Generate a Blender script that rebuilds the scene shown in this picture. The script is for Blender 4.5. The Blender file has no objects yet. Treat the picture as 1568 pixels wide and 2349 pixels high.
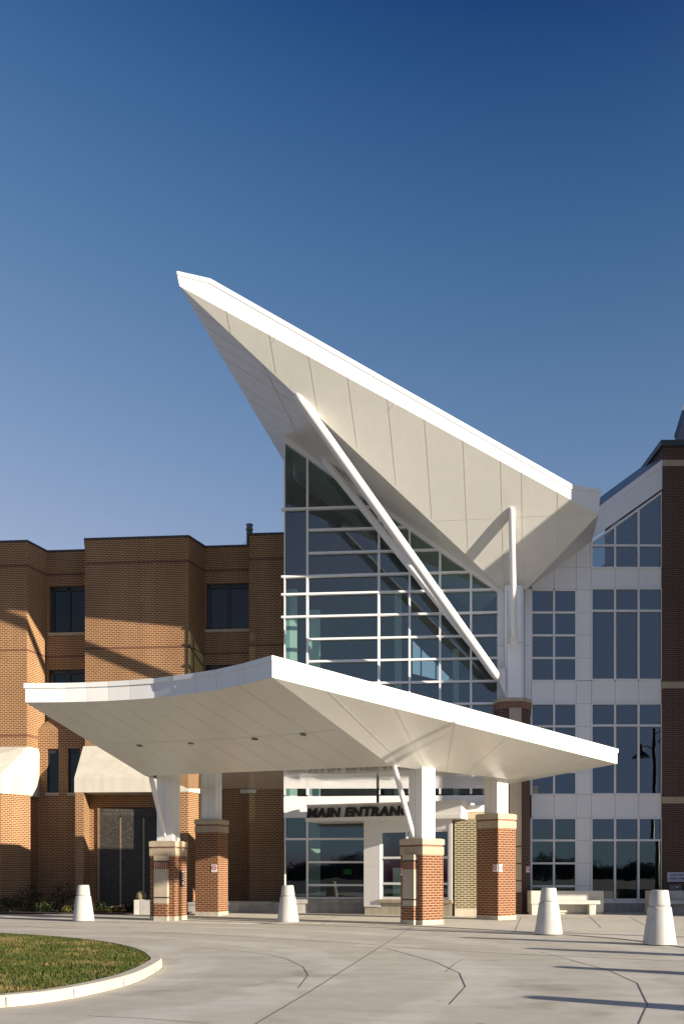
import bpy, bmesh, math, random
from mathutils import Vector as V, Matrix
random.seed(7)
R = math.radians
SC = bpy.context.scene
COL = SC.collection
F, HZ, CX, EYE = 2200.0, 2008.0, 784.0, 1.6      # lens, eye line, centre, eye height

# ------------------------------------------------------------------ survey helpers
def at(x, y, Y):
    return V(((x-CX)/F*Y, Y, EYE+(HZ-y)/F*Y))
def ray(x, y):
    return V(((x-CX)/F, 1.0, (HZ-y)/F))
O = V((0, 0, EYE))
class Plane:
    def __init__(s, p, n): s.p = V(p); s.n = V(n).normalized()
    def hit(s, x, y):
        r = ray(x, y); return O + r*((s.p-O).dot(s.n)/r.dot(s.n))
def three(a, b, c): return Plane(a, (b-a).cross(c-a))
def gpt(x, y, z=0.0): return at(x, y, (EYE-z)*F/(y-HZ))
M = -0.083                                        # the glass and old brick fronts turn 4.7 degrees
def vplane(Y0): return Plane((0, Y0, 0), (M, -1, 0))
AX = V((1, M, 0)).normalized()                    # along those fronts
NB = V((-M, 1, 0)).normalized()                   # into the building
GL = vplane(40.3)
BR = vplane(42.8)
RC = vplane(44.25)
FR = Plane((0, 41.0, 0), (0, -1, 0))              # right front, square to the view

SUN_AZ, SUN_EL = 57.5, 14.5

# ------------------------------------------------------------------ materials
def mat(name):
    m = bpy.data.materials.new(name); m.use_nodes = True
    nt = m.node_tree; b = nt.nodes['Principled BSDF']
    return m, nt, b
def N(nt, t, **kw):
    n = nt.nodes.new(t)
    for k, v in kw.items():
        if k in n.inputs: n.inputs[k].default_value = v
        else: setattr(n, k, v)
    return n
def L(nt, a, b): nt.links.new(a, b)
def uvn(nt): return N(nt, 'ShaderNodeTexCoord').outputs['UV']
def objc(nt): return N(nt, 'ShaderNodeNewGeometry').outputs['Position']
def ramp(nt, fac, stops):
    r = nt.nodes.new('ShaderNodeValToRGB')
    e = r.color_ramp.elements
    while len(e) < len(stops): e.new(0.5)
    for i, (p, c) in enumerate(stops):
        e[i].position = p; e[i].color = (*c, 1) if len(c) == 3 else c
    L(nt, fac, r.inputs[0]); return r.outputs[0]
def mixc(nt, fac, a, b, mode='MIX'):
    m = nt.nodes.new('ShaderNodeMix'); m.data_type = 'RGBA'; m.blend_type = mode
    for s, v in ((m.inputs[0], fac), (m.inputs[6], a), (m.inputs[7], b)):
        if isinstance(v, (int, float)): s.default_value = v
        elif isinstance(v, tuple): s.default_value = (*v, 1)
        else: L(nt, v, s)
    return m.outputs[2]
def noise(nt, vec, scale, detail=4, rough=.55):
    n = N(nt, 'ShaderNodeTexNoise'); n.inputs['Scale'].default_value = scale
    n.inputs['Detail'].default_value = detail; n.inputs['Roughness'].default_value = rough
    L(nt, vec, n.inputs['Vector']); return n.outputs['Fac']
def scaled(nt, vec, s):
    m = N(nt, 'ShaderNodeMapping'); m.inputs['Scale'].default_value = s
    L(nt, vec, m.inputs['Vector']); return m.outputs[0]
def bump(nt, b, h, strength, dist):
    k = N(nt, 'ShaderNodeBump'); k.inputs['Strength'].default_value = strength
    k.inputs['Distance'].default_value = dist
    L(nt, h, k.inputs['Height']); L(nt, k.outputs[0], b.inputs['Normal'])

def brick_mat(name, c1, c2, c3, mortar, w=.203, h=.081, ms=.011):
    m, nt, b = mat(name)
    uv = uvn(nt)
    t = N(nt, 'ShaderNodeTexBrick'); t.offset = .5
    L(nt, uv, t.inputs['Vector'])
    t.inputs['Scale'].default_value = 1.0; t.inputs['Brick Width'].default_value = w
    t.inputs['Row Height'].default_value = h; t.inputs['Mortar Size'].default_value = ms
    t.inputs['Mortar Smooth'].default_value = .15; t.inputs['Bias'].default_value = -.1
    t.inputs['Color1'].default_value = (*c1, 1); t.inputs['Color2'].default_value = (*c2, 1)
    t.inputs['Mortar'].default_value = (*mortar, 1)
    # a second brick lattice, same bond, gives a few odd bricks
    t2 = N(nt, 'ShaderNodeTexBrick'); t2.offset = .5
    L(nt, uv, t2.inputs['Vector'])
    t2.inputs['Scale'].default_value = 1.0; t2.inputs['Brick Width'].default_value = w
    t2.inputs['Row Height'].default_value = h; t2.inputs['Mortar Size'].default_value = 0
    t2.inputs['Bias'].default_value = -.72
    t2.inputs['Color1'].default_value = (0, 0, 0, 1); t2.inputs['Color2'].default_value = (1, 1, 1, 1)
    brick = mixc(nt, t2.outputs['Color'], t.outputs['Color'], c3)
    col = mixc(nt, t.outputs['Fac'], brick, mortar)
    n1 = noise(nt, uv, .35, 5)
    n2 = noise(nt, scaled(nt, uv, (1.2, .12, 1)), 1.0, 4)
    f = N(nt, 'ShaderNodeMath', operation='MULTIPLY'); L(nt, n1, f.inputs[0]); L(nt, n2, f.inputs[1])
    g = ramp(nt, f.outputs[0], [(.1, (.72, .70, .68)), (.45, (1.1, 1.1, 1.1))])
    L(nt, mixc(nt, 1.0, col, g, 'MULTIPLY'), b.inputs['Base Color'])
    b.inputs['Roughness'].default_value = .85
    inv = N(nt, 'ShaderNodeMath', operation='SUBTRACT'); inv.inputs[0].default_value = 1
    L(nt, t.outputs['Fac'], inv.inputs[1])
    bump(nt, b, inv.outputs[0], .6, .006)
    return m
OLD = brick_mat('old_brick', (.130, .041, .010), (.205, .066, .014), (.045, .017, .008), (.50, .335, .18), w=.215, h=.083, ms=.016)
NEW = brick_mat('red_brick', (.155, .037, .009), (.22, .060, .013), (.05, .02, .012), (.42, .315, .195), w=.25, h=.083, ms=.0115)
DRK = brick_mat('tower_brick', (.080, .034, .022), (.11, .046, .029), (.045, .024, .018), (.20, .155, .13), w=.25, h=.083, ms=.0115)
OLV = brick_mat('olive_brick', (.09, .068, .028), (.12, .09, .038), (.06, .045, .022), (.50, .46, .33), w=.25, h=.083, ms=.013)
SOL = brick_mat('soldier_brick', (.22, .065, .03), (.28, .09, .038), (.12, .04, .025), (.5, .40, .31), w=.085, h=60.0, ms=.011)
TBL = brick_mat('tan_block', (.48, .41, .31), (.52, .44, .34), (.45, .38, .28), (.58, .51, .41), w=.25, h=.10, ms=.006)
TSO = brick_mat('tan_soldier', (.48, .40, .28), (.52, .43, .31), (.44, .36, .25), (.32, .26, .19), w=.085, h=60.0, ms=.006)

def plain(name, c, rough=.6, var=.08, nscale=1.5, metal=0.0, spec=.5, bmp=0, grime=0):
    m, nt, b = mat(name)
    o = objc(nt)
    n = noise(nt, o, nscale, 5)
    lo = tuple(max(0, x*(1-var)) for x in c); hi = tuple(min(1, x*(1+var)) for x in c)
    col = ramp(nt, n, [(.3, lo), (.7, hi)])
    if grime:
        s = noise(nt, scaled(nt, o, (3.0, 3.0, .25)), 1.2, 5)
        g = ramp(nt, s, [(.35, (1-grime,)*3), (.6, (1, 1, 1))])
        col = mixc(nt, 1.0, col, g, 'MULTIPLY')
    L(nt, col, b.inputs['Base Color'])
    b.inputs['Roughness'].default_value = rough; b.inputs['Metallic'].default_value = metal
    b.inputs['Specular IOR Level'].default_value = spec
    if bmp: bump(nt, b, noise(nt, o, nscale*14, 3), bmp, .01)
    return m
WHITE = plain('white_coated_metal', (.78, .775, .76), .38, .015, .4, grime=.03)
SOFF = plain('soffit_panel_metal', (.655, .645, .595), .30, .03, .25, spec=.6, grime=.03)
PANEL = plain('pale_panel', (.83, .84, .85), .42, .03, .5)
FRAME = plain('mullion_white', (.80, .80, .80), .4, .02, 1)
JOINT = plain('joint_line', (.57, .55, .49), .8, .05, 3)  # tone of the thin strips that mark panel seams
JOINTL = plain('faint_joint', (.60, .585, .535), .6, .03, 3)
JOINTG = plain('panel_gap', (.28, .29, .31), .8, .05, 3)
DARKFR = plain('dark_bronze_frame', (.022, .020, .018), .45, .1, 3)
CAP = plain('tan_cast_stone', (.47, .39, .275), .85, .07, 3, bmp=.15, grime=.12)
BASEC = plain('pale_concrete_base', (.50, .45, .35), .9, .1, 3, bmp=.2, grime=.18)
PLINTH = plain('grey_concrete', (.38, .37, .345), .9, .12, 2, bmp=.2, grime=.2)
BOLL = plain('white_precast', (.54, .53, .50), .72, .08, 4, bmp=.25, grime=.2)
HOOD = plain('cream_stucco', (.54, .505, .43), .92, .05, 1.2, bmp=.2, grime=.10)
DARKMET = plain('dark_metal', (.045, .042, .04), .4, .1, 3)
GREYMET = plain('grey_metal', (.20, .21, .22), .45, .1, 3, metal=.3)
ROOFMET = plain('slate_roof_metal', (.27, .28, .30), .4, .06, 1)
COPING = plain('dark_coping', (.05, .06, .075), .5, .1, 2)
INTW = plain('interior_white', (.80, .80, .76), .8, .03, 1)
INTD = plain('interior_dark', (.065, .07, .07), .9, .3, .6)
INTF = plain('interior_floor', (.12, .115, .105), .8, .2, 1)
BLACK = plain('letter_black', (.012, .011, .010), .45, .1, 3)
GREYFACE = plain('sign_grey', (.78, .77, .74), .5, .03, 1)
MULCH = plain('mulch', (.055, .035, .022), .95, .5, 9, bmp=.8)
LETGREY = plain('etched_grey', (.085, .078, .068), .7, .1, 3)
BRASS = plain('bronze_strip', (.30, .23, .14), .4, .1, 3, metal=.5)
SIGNW = plain('sign_white', (.72, .70, .69), .5, .03, 3)
SIGNB = plain('sign_pale_blue', (.55, .58, .68), .45, .03, 3)
INKB = plain('ink_blue', (.05, .07, .16), .5, .05, 3)
INKR = plain('ink_red', (.52, .06, .07), .5, .05, 3)
TANB = plain('tan_shell', (.25, .19, .10), .6, .1, 5)
GREEN = plain('notice_green', (.12, .42, .10), .6, .05, 3)
CHROME = plain('bright_steel', (.62, .62, .62), .18, .03, 3, metal=1)
BARK = plain('bark', (.07, .055, .045), .9, .3, 8)
SOIL = plain('dry_soil', (.10, .075, .04), .95, .3, 5)

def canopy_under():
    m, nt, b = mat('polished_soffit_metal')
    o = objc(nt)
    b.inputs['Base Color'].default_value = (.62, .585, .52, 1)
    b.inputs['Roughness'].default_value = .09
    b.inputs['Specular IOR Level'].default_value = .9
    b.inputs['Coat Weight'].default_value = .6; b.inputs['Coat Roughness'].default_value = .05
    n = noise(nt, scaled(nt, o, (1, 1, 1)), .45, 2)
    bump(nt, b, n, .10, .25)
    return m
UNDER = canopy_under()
_nt = SOFF.node_tree; bump(_nt, _nt.nodes['Principled BSDF'], noise(_nt, objc(_nt), .7, 2), .09, .10)
_nt = WHITE.node_tree; bump(_nt, _nt.nodes['Principled BSDF'], noise(_nt, objc(_nt), 1.1, 2), .06, .06)

def glass(name, tint, refl=.11, wav=.012):
    m, nt, b = mat(name)
    out = nt.nodes['Material Output']; nt.nodes.remove(b)
    tr = N(nt, 'ShaderNodeBsdfTransparent'); tr.inputs['Color'].default_value = (*tint, 1)
    gl = N(nt, 'ShaderNodeBsdfGlossy'); gl.inputs['Roughness'].default_value = .004
    gl.inputs['Color'].default_value = (.87, .985, 1, 1)
    lw = N(nt, 'ShaderNodeLayerWeight'); lw.inputs['Blend'].default_value = .5
    p = N(nt, 'ShaderNodeMath', operation='POWER'); L(nt, lw.outputs['Facing'], p.inputs[0]); p.inputs[1].default_value = 5
    a = N(nt, 'ShaderNodeMath', operation='MULTIPLY_ADD'); L(nt, p.outputs[0], a.inputs[0])
    a.inputs[1].default_value = 1-refl; a.inputs[2].default_value = refl
    n = noise(nt, objc(nt), .55, 2)
    k = N(nt, 'ShaderNodeBump'); k.inputs['Strength'].default_value = wav*10; k.inputs['Distance'].default_value = .06
    L(nt, n, k.inputs['Height']); L(nt, k.outputs[0], gl.inputs['Normal'])
    mx = N(nt, 'ShaderNodeMixShader')
    L(nt, a.outputs[0], mx.inputs[0]); L(nt, tr.outputs[0], mx.inputs[1]); L(nt, gl.outputs[0], mx.inputs[2])
    L(nt, mx.outputs[0], out.inputs['Surface'])
    return m
GLASS = glass('tinted_glass', (.50, .66, .63), .13, .006)
GLASSD = glass('dark_window_glass', (.16, .19, .20), .045)
GLASSR = glass('blue_grey_glass', (.22, .28, .30), .125, .004)

def concrete(name, base, wear=0.0, stain=.25):
    m, nt, b = mat(name)
    o = objc(nt)
    n1 = noise(nt, o, .18, 6, .6); n2 = noise(nt, o, 2.2, 6, .65)
    n3 = noise(nt, scaled(nt, o, (.35, 1.6, 1)), .8, 5, .6)
    n4 = noise(nt, o, 60, 2)
    c = ramp(nt, n1, [(.3, tuple(x*.86 for x in base)), (.7, tuple(x*1.06 for x in base))])
    c = mixc(nt, 1, c, ramp(nt, n2, [(.25, (.88, .87, .85)), (.6, (1.03, 1.03, 1.03))]), 'MULTIPLY')
    c = mixc(nt, 1, c, ramp(nt, n3, [(.30, (1-stain, 1-stain*1.05, 1-stain*1.15)), (.52, (1, 1, 1))]), 'MULTIPLY')
    c = mixc(nt, 1, c, ramp(nt, n4, [(.3, (.93, .93, .93)), (.7, (1.04, 1.04, 1.04))]), 'MULTIPLY')
    v = N(nt, 'ShaderNodeTexVoronoi'); v.inputs['Scale'].default_value = .9; L(nt, o, v.inputs['Vector'])
    c = mixc(nt, 1, c, ramp(nt, v.outputs['Distance'], [(.015, (.55, .53, .50)), (.05, (1, 1, 1))]), 'MULTIPLY')
    # tyre wear following the turn of the drive, and oil spots
    ds = N(nt, 'ShaderNodeVectorMath', operation='DISTANCE'); L(nt, o, ds.inputs[0]); ds.inputs[1].default_value = (-9.5, 16.5, 0)
    wv = N(nt, 'ShaderNodeMath', operation='SINE'); ml = N(nt, 'ShaderNodeMath', operation='MULTIPLY_ADD'); L(nt, ds.outputs['Value'], ml.inputs[0]); ml.inputs[1].default_value = 2.6
    nz = noise(nt, o, .5, 4); m5 = N(nt, 'ShaderNodeMath', operation='MULTIPLY'); L(nt, nz, m5.inputs[0]); m5.inputs[1].default_value = 5.0
    L(nt, m5.outputs[0], ml.inputs[2]); L(nt, ml.outputs[0], wv.inputs[0])
    c = mixc(nt, wear, c, ramp(nt, wv.outputs[0], [(.25, (.84, .82, .79)), (.75, (1.03, 1.03, 1.03))]), 'MULTIPLY')
    n5 = noise(nt, o, .55, 3, .5)
    c = mixc(nt, 1, c, ramp(nt, n5, [(.28, (.80, .78, .74)), (.40, (1, 1, 1))]), 'MULTIPLY')
    L(nt, c, b.inputs['Base Color'])
    b.inputs['Roughness'].default_value = .82
    bump(nt, b, n4, .25, .004)
    return m
ROAD = concrete('drive_concrete', (.56, .53, .475), wear=.6, stain=.16)
WALK = concrete('walk_concrete', (.60, .57, .505), stain=.10)
KERB = plain('kerb_concrete', (.50, .465, .39), .88, .08, 2, bmp=.25, grime=.12)
SEAL = plain('joint_sealant', (.20, .17, .13), .9, .25, 4)
ASPH = plain('asphalt', (.06, .06, .06), .9, .2, 3)

def granite():
    m, nt, b = mat('dark_granite')
    o = objc(nt)
    n = noise(nt, o, 45, 4, .8)
    rows = noise(nt, scaled(nt, o, (5, 5, 24)), 1.0, 1)
    c = ramp(nt, n, [(.35, (.018, .016, .014)), (.7, (.06, .054, .048))])
    c = mixc(nt, 1, c, ramp(nt, rows, [(.55, (1, 1, 1)), (.66, (1.9, 1.8, 1.7))]), 'MULTIPLY')
    L(nt, c, b.inputs['Base Color']); b.inputs['Roughness'].default_value = .4; b.inputs['Specular IOR Level'].default_value = .3
    return m
GRAN = granite()

def leafmat(name, a, b_, dry=None, scale=.5, trans=.25):
    m, nt, b = mat(name)
    o = objc(nt)
    g = N(nt, 'ShaderNodeObjectInfo')
    n1 = noise(nt, o, scale, 4, .6); n2 = noise(nt, o, 25, 2, .6)
    c = ramp(nt, n2, [(.3, a), (.7, b_)])
    if dry:
        n3 = noise(nt, o, 2.6, 4, .6)
        mm = N(nt, 'ShaderNodeMath', operation='MULTIPLY'); L(nt, n1, mm.inputs[0]); L(nt, n3, mm.inputs[1])
        f = ramp(nt, mm.outputs[0], [(.24, (0, 0, 0)), (.36, (.85, .85, .85))])
        c = mixc(nt, f, c, dry)
    L(nt, c, b.inputs['Base Color']); b.inputs['Roughness'].default_value = .7
    b.inputs['Specular IOR Level'].default_value = .25
    return m
GRASS = leafmat('grass_blades', (.038, .053, .009), (.082, .100, .018), (.23, .165, .065), .55)
LEAF = leafmat('shrub_leaf', (.022, .032, .012), (.05, .065, .022))
LEAFY = leafmat('yellow_leaf', (.10, .10, .025), (.19, .17, .05))
TWIG = leafmat('bare_twigs', (.04, .035, .028), (.08, .07, .055))

# ------------------------------------------------------------------ mesh builder
class MB:
    def __init__(s): s.v = []; s.f = []; s.m = []; s.sm = []
    def poly(s, pts, mi=0, smooth=False):
        i = len(s.v); s.v += [V(p) for p in pts]
        s.f.append(list(range(i, i+len(pts)))); s.m.append(mi); s.sm.append(smooth)
    def prism(s, foot, z0, z1, mi=0, top=True, bot=True):
        n = len(foot)
        A = [V((p[0], p[1], z0 if not callable(z0) else z0(p))) for p in foot]
        B = [V((p[0], p[1], z1 if not callable(z1) else z1(p))) for p in foot]
        s.loft([A, B], mi, top, bot)
    def loft(s, rings, mi=0, top=True, bot=True, smooth=False):
        i = len(s.v); n = len(rings[0])
        for r in rings: s.v += [V(p) for p in r]
        for k in range(len(rings)-1):
            for j in range(n):
                a = i+k*n+j; b = i+k*n+(j+1) % n
                s.f.append([a, b, b+n, a+n]); s.m.append(mi); s.sm.append(smooth)
        if bot: s.f.append([i+j for j in range(n)][::-1]); s.m.append(mi); s.sm.append(False)
        if top: s.f.append([i+(len(rings)-1)*n+j for j in range(n)]); s.m.append(mi); s.sm.append(False)
    def box(s, c, ux, uy, uz, mi=0):
        """c = corner, ux/uy/uz edge vectors"""
        c = V(c); ux = V(ux); uy = V(uy); uz = V(uz)
        s.loft([[c, c+ux, c+ux+uy, c+uy], [c+uz, c+ux+uz, c+ux+uy+uz, c+uy+uz]], mi)
    def slab(s, pts, d, mi=0):
        """flat outline given thickness d (vector)"""
        d = V(d); s.loft([[V(p) for p in pts], [V(p)+d for p in pts]], mi)
    def tube(s, a, b, r0, r1=None, n=20, mi=0, caps=True):
        s.path([a, b], [r0, r0 if r1 is None else r1], n, mi, caps)
    def path(s, pts, rad, n=14, mi=0, caps=True):
        pts = [V(p) for p in pts]; rings = []
        up = None
        for k, p in enumerate(pts):
            d = (pts[min(k+1, len(pts)-1)]-pts[max(k-1, 0)]).normalized()
            if up is None:
                up = V((0, 0, 1)) if abs(d.z) < .9 else V((1, 0, 0))
            x = d.cross(up).normalized(); y = d.cross(x).normalized(); up = x.cross(d)*1.0
            r = rad[k] if isinstance(rad, (list, tuple)) else rad
            rings.append([p+x*r*math.cos(t*2*math.pi/n)+y*r*math.sin(t*2*math.pi/n) for t in range(n)])
            up = V((0, 0, 1)) if abs(d.z) < .9 else V((1, 0, 0))
        s.loft(rings, mi, caps, caps, True)
    def lathe(s, c, prof, n=40, mi=0, smooth=True):
        c = V(c)
        s.loft([[c+V((r*math.cos(t*2*math.pi/n), r*math.sin(t*2*math.pi/n), z)) for t in range(n)] for r, z in prof], mi, True, True, smooth)
    def grid(s, rows, mi=0, smooth=True):
        i = len(s.v); n = len(rows[0])
        for r in rows: s.v += [V(p) for p in r]
        for k in range(len(rows)-1):
            for j in range(n-1):
                a = i+k*n+j
                s.f.append([a, a+1, a+1+n, a+n]); s.m.append(mi); s.sm.append(smooth)
    def strip(s, p0, p1, nrm, w=.02, off=.004, mi=0, th=.002):
        p0 = V(p0); p1 = V(p1); nrm = V(nrm).normalized()
        d = (p1-p0).normalized(); x = d.cross(nrm)*w*.5
        s.slab([p0-x+nrm*(off-th), p1-x+nrm*(off-th), p1+x+nrm*(off-th), p0+x+nrm*(off-th)], nrm*th, mi)
    def build(s, name, mats, parent=None, sharp=None, fix=True, bevel=0):
        me = bpy.data.meshes.new(name)
        org = V((0, 0, 0))
        if parent is not None: org = parent.get('_o') and V(parent['_o']) or V((0, 0, 0))
        me.from_pydata([p-org for p in s.v], [], s.f)
        if not isinstance(mats, (list, tuple)): mats = [mats]
        for m in mats: me.materials.append(m)
        for p, mi, sm in zip(me.polygons, s.m, s.sm): p.material_index = mi; p.use_smooth = sm
        if fix:
            bm = bmesh.new(); bm.from_mesh(me)
            bmesh.ops.recalc_face_normals(bm, faces=bm.faces)
            if bevel:
                es = [e for e in bm.edges if len(e.link_faces) == 2 and e.calc_face_angle(0) > .5]
                bmesh.ops.bevel(bm, geom=es, offset=bevel, segments=2, affect='EDGES', profile=.7)
            bm.to_mesh(me); bm.free()
        uv = me.uv_layers.new(name='UVMap')
        Z = V((0, 0, 1))
        for p in me.polygons:
            n = p.normal
            if abs(n.z) > .92: t = V((1, 0, 0)); w = V((0, 1, 0))
            else:
                t = Z.cross(n).normalized(); w = n.cross(t)
                if t.x < 0 or (abs(t.x) < 1e-4 and t.y < 0): t = -t
            for li in p.loop_indices:
                q = me.vertices[me.loops[li].vertex_index].co+org
                uv.data[li].uv = (q.dot(t), q.dot(w) if abs(n.z) > .3 else q.z)
        o = bpy.data.objects.new(name, me); COL.objects.link(o)
        if parent is not None:
            o.parent = parent
            if parent.get('_o'): o['_o'] = parent['_o']
        return o
def tag(o, label=None, cat=None, group=None, kind=None):
    for k, v in (('label', label), ('category', cat), ('group', group), ('kind', kind)):
        if v: o[k] = v
    return o
def thing(name, label, cat, loc=(0, 0, 0), group=None):
    o = bpy.data.objects.new(name, None); COL.objects.link(o); o.location = loc
    o.empty_display_size = .3
    o['_o'] = list(loc)
    return tag(o, label, cat, group)
def struct(o): o['kind'] = 'structure'; return o
def copy_tree(o, parent=None):
    c = o.copy(); COL.objects.link(c)
    if parent is not None: c.parent = parent
    for ch in list(o.children): copy_tree(ch, c)
    return c
def text(body, size, ext, m, name, parent, origin, ux, uy, shear=0.0, bold=0.0, width=None, space=1.0):
    cu = bpy.data.curves.new(name, 'FONT'); cu.body = body; cu.size = size; cu.extrude = ext
    cu.shear = shear; cu.offset = bold; cu.space_character = space; cu.resolution_u = 3
    t = bpy.data.objects.new(name+'_curve', cu); COL.objects.link(t)
    bpy.context.view_layer.update()
    me = bpy.data.meshes.new_from_object(t.evaluated_get(bpy.context.evaluated_depsgraph_get()))
    bpy.data.objects.remove(t); bpy.data.curves.remove(cu)
    ux = V(ux).normalized(); uy = V(uy).normalized(); uz = ux.cross(uy)
    xs = [v.co.x for v in me.vertices]; k = 1.0
    if width: k = width/(max(xs)-min(xs))
    x0 = min(xs); org = V(parent['_o']) if parent is not None and parent.get('_o') else V((0, 0, 0))
    for v in me.vertices:
        c = v.co.copy(); v.co = V(origin)-org+ux*(c.x-x0)*k+uy*c.y+uz*c.z
    me.materials.clear(); me.materials.append(m)
    me.name = name
    o = bpy.data.objects.new(name, me); COL.objects.link(o)
    if parent is not None: o.parent = parent
    return o

# ------------------------------------------------------------------ ground
b = MB(); b.poly([(-400, -300, -.06), (400, -300, -.06), (400, 400, -.06), (-400, 400, -.06)])
struct(b.build('ground', ASPH, fix=False))
b = MB(); b.slab([(-45, -12, -.05), (45, -12, -.05), (45, 42, -.05), (-45, 42, -.05)], (0, 0, .05))
struct(b.build('road', ROAD))

edge_px = [(-160, 2102), (0, 2106.5), (187, 2113), (367, 2117.2), (520, 2119), (659, 2119.5), (877, 2122.5), (1000, 2127.5), (1213, 2139.5), (1421, 2155), (1545, 2171)]
edge = [gpt(x, y) for x, y in edge_px]
edge = [V((-44, 37.2, 0))]+edge+[V((7.75, 19.2, 0)), V((7.6, 16, 0)), V((7.1, 12.6, 0)), V((5.9, 9.0, 0)), V((4.4, 6, 0)), V((2, 3, 0)), V((-1, -11, 0))]
def smooth(pts, n=4):
    out = []
    for i in range(len(pts)-1):
        p0 = pts[max(i-1, 0)]; p1 = pts[i]; p2 = pts[i+1]; p3 = pts[min(i+2, len(pts)-1)]
        for k in range(n):
            t = k/n
            out.append(.5*((2*p1)+(p2-p0)*t+(2*p0-5*p1+4*p2-p3)*t*t+(3*p1-p0-3*p2+p3)*t**3))
    return out+[pts[-1]]
edge = smooth(edge)
b = MB(); b.prism([(p.x, p.y) for p in edge]+[(44, -11), (44, 41.5), (-44, 41.5)], -.04, .022)
struct(b.build('sidewalk', WALK))
b = MB()
for i in range(len(edge)-1):      # the flush kerb line between walk and drive
    b.strip(V((edge[i].x, edge[i].y, .0)), V((edge[i+1].x, edge[i+1].y, .0)), (0, 0, 1), .035, .006)
joints = [
    [(28, 2124.7), (448, 2143), (616, 2152.4), (800, 2163.5), (1008, 2180), (1213, 2190.5), (1568, 2206), (1800, 2216)],
    [(947, 2126), (875, 2171), (709, 2277), (590, 2348), (540, 2380)],
    [(883, 2175), (1001, 2208), (1054, 2233), (1067.5, 2264), (1031, 2304.5)],
    [(616, 2190.5), (658, 2200), (696, 2219), (706.7, 2238), (684.6, 2267)],
    [(1308, 2202.6), (1394, 2226), (1461.6, 2256), (1485, 2304.5), (1465, 2350)],
    [(200, 2331), (330, 2337), (480, 2349)],
    [(640, 2217), (760, 2215.5), (960, 2213)], [(1022, 2230), (1043, 2211), (1062, 2201)], [(440, 2172), (540, 2181), (616, 2190.5)], [(1240, 2185), (1275, 2193), (1308, 2202.6)]]
widths = [.020, .017, .013, .010, .013, .008, .006, .007, .006, .007]
for pl, w in zip(joints, widths):
    P = [gpt(x, y) for x, y in pl]
    for i in range(len(P)-1): b.strip(P[i], P[i+1], (0, 0, 1), w, .005)
for a, c in (((1350.7, 2101.5), (1378, 2128.7)), ((1444.7, 2103.7), (1488.8, 2128.7)), ((1195, 2104), (1180, 2137)), ((770, 2100.5), (740, 2120)), ((560, 2100), (515, 2118))):
    p = gpt(*a, .022); q = gpt(*c, .022)
    b.strip(p, q, (0, 0, 1), .013, .005)
struct(b.build('road_joints', SEAL))

# lawn island with its kerb
inner_px = [(0, 2140), (75, 2144), (154, 2150), (243, 2160), (314, 2176), (344, 2195), (337, 2206), (286, 2230), (214, 2249), (114, 2267.5), (0, 2280)]
inner = [gpt(x, y, .15) for x, y in inner_px]
inner = [V((p.x, p.y, 0)) for p in inner]+[V((-5.2, 11.1, 0)), V((-7.5, 10.4, 0)), V((-13, 10.2, 0)), V((-24, 12, 0)), V((-26, 18, 0)), V((-24, 25, 0)), V((-15, 26.2, 0)), V((-11.5, 25.6, 0))]
inner = smooth(inner+[inner[0]])[:-1]
def outset(poly, d):
    n = len(poly); out = []
    for i in range(n):
        t = (poly[(i+1) % n]-poly[i-1]).normalized()
        out.append(poly[i]+V((-t.y, t.x, 0))*d)
    return out
area = sum(inner[i].x*inner[(i+1) % len(inner)].y-inner[(i+1) % len(inner)].x*inner[i].y for i in range(len(inner)))
sg = 1 if area < 0 else -1
o1 = outset(inner, sg*.17); o2 = outset(inner, sg*.20)
b = MB()
n = len(inner)
def ringz(r, z): return [V((p.x, p.y, z)) for p in r]
b.loft([ringz(inner, .05), ringz(inner, .150), ringz(o1, .150), ringz(outset(inner, sg*.185), .135), ringz(o2, .004)], 0, False, False)
for i in range(n): b.strip(ringz(o2, .0)[i], ringz(o2, .0)[(i+1) % n], (0, 0, 1), .03, .005, 1)
for i in range(0, n, 5):
    q = inner[i]; t = (inner[(i+1) % n]-inner[i-1]).normalized(); nn = V((-t.y, t.x, 0))*sg
    b.strip(V((q.x, q.y, .15)), V((q.x, q.y, .15))+nn*.17, (0, 0, 1), .010, .003, 1)
    e = q+nn*.194; b.strip(V((e.x, e.y, .012))+nn*.006, V((e.x, e.y, .128)), nn, .010, .006, 1)
struct(b.build('kerb', [KERB, SEAL]))
b = MB(); b.prism([(p.x, p.y) for p in inner], .03, .12)
struct(b.build('lawn', GRASS))
def inside(x, y, poly):
    c = False; j = len(poly)-1
    for i in range(len(poly)):
        a, d = poly[i], poly[j]
        if (a.y > y) != (d.y > y) and x < (d.x-a.x)*(y-a.y)/(d.y-a.y)+a.x: c = not c
        j = i
    return c
vs = []; fs = []
rnd = random.Random(3)
cnt = 0
while cnt < 130000:
    y = rnd.uniform(10, 26.2); x = rnd.uniform(-20, -3)
    if x < -10.5 and rnd.random() < .55 or not inside(x, y, inner): continue
    cnt += 1
    h = rnd.uniform(.025, .062); a = rnd.uniform(0, 6.283); w = rnd.uniform(.006, .013)
    dx, dy = math.cos(a)*w, math.sin(a)*w
    lx, ly = rnd.uniform(-.035, .035), rnd.uniform(-.035, .035)
    i = len(vs)
    vs += [(x-dx, y-dy, .118), (x+dx, y+dy, .118), (x+lx, y+ly, .118+h)]
    fs.append((i, i+1, i+2))
me = bpy.data.meshes.new('grass'); me.from_pydata(vs, [], fs); me.materials.append(GRASS)
g = bpy.data.objects.new('grass', me); COL.objects.link(g)
tag(g, 'short green lawn with straw patches inside the curved kerb', 'grass', kind='stuff')

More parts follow.
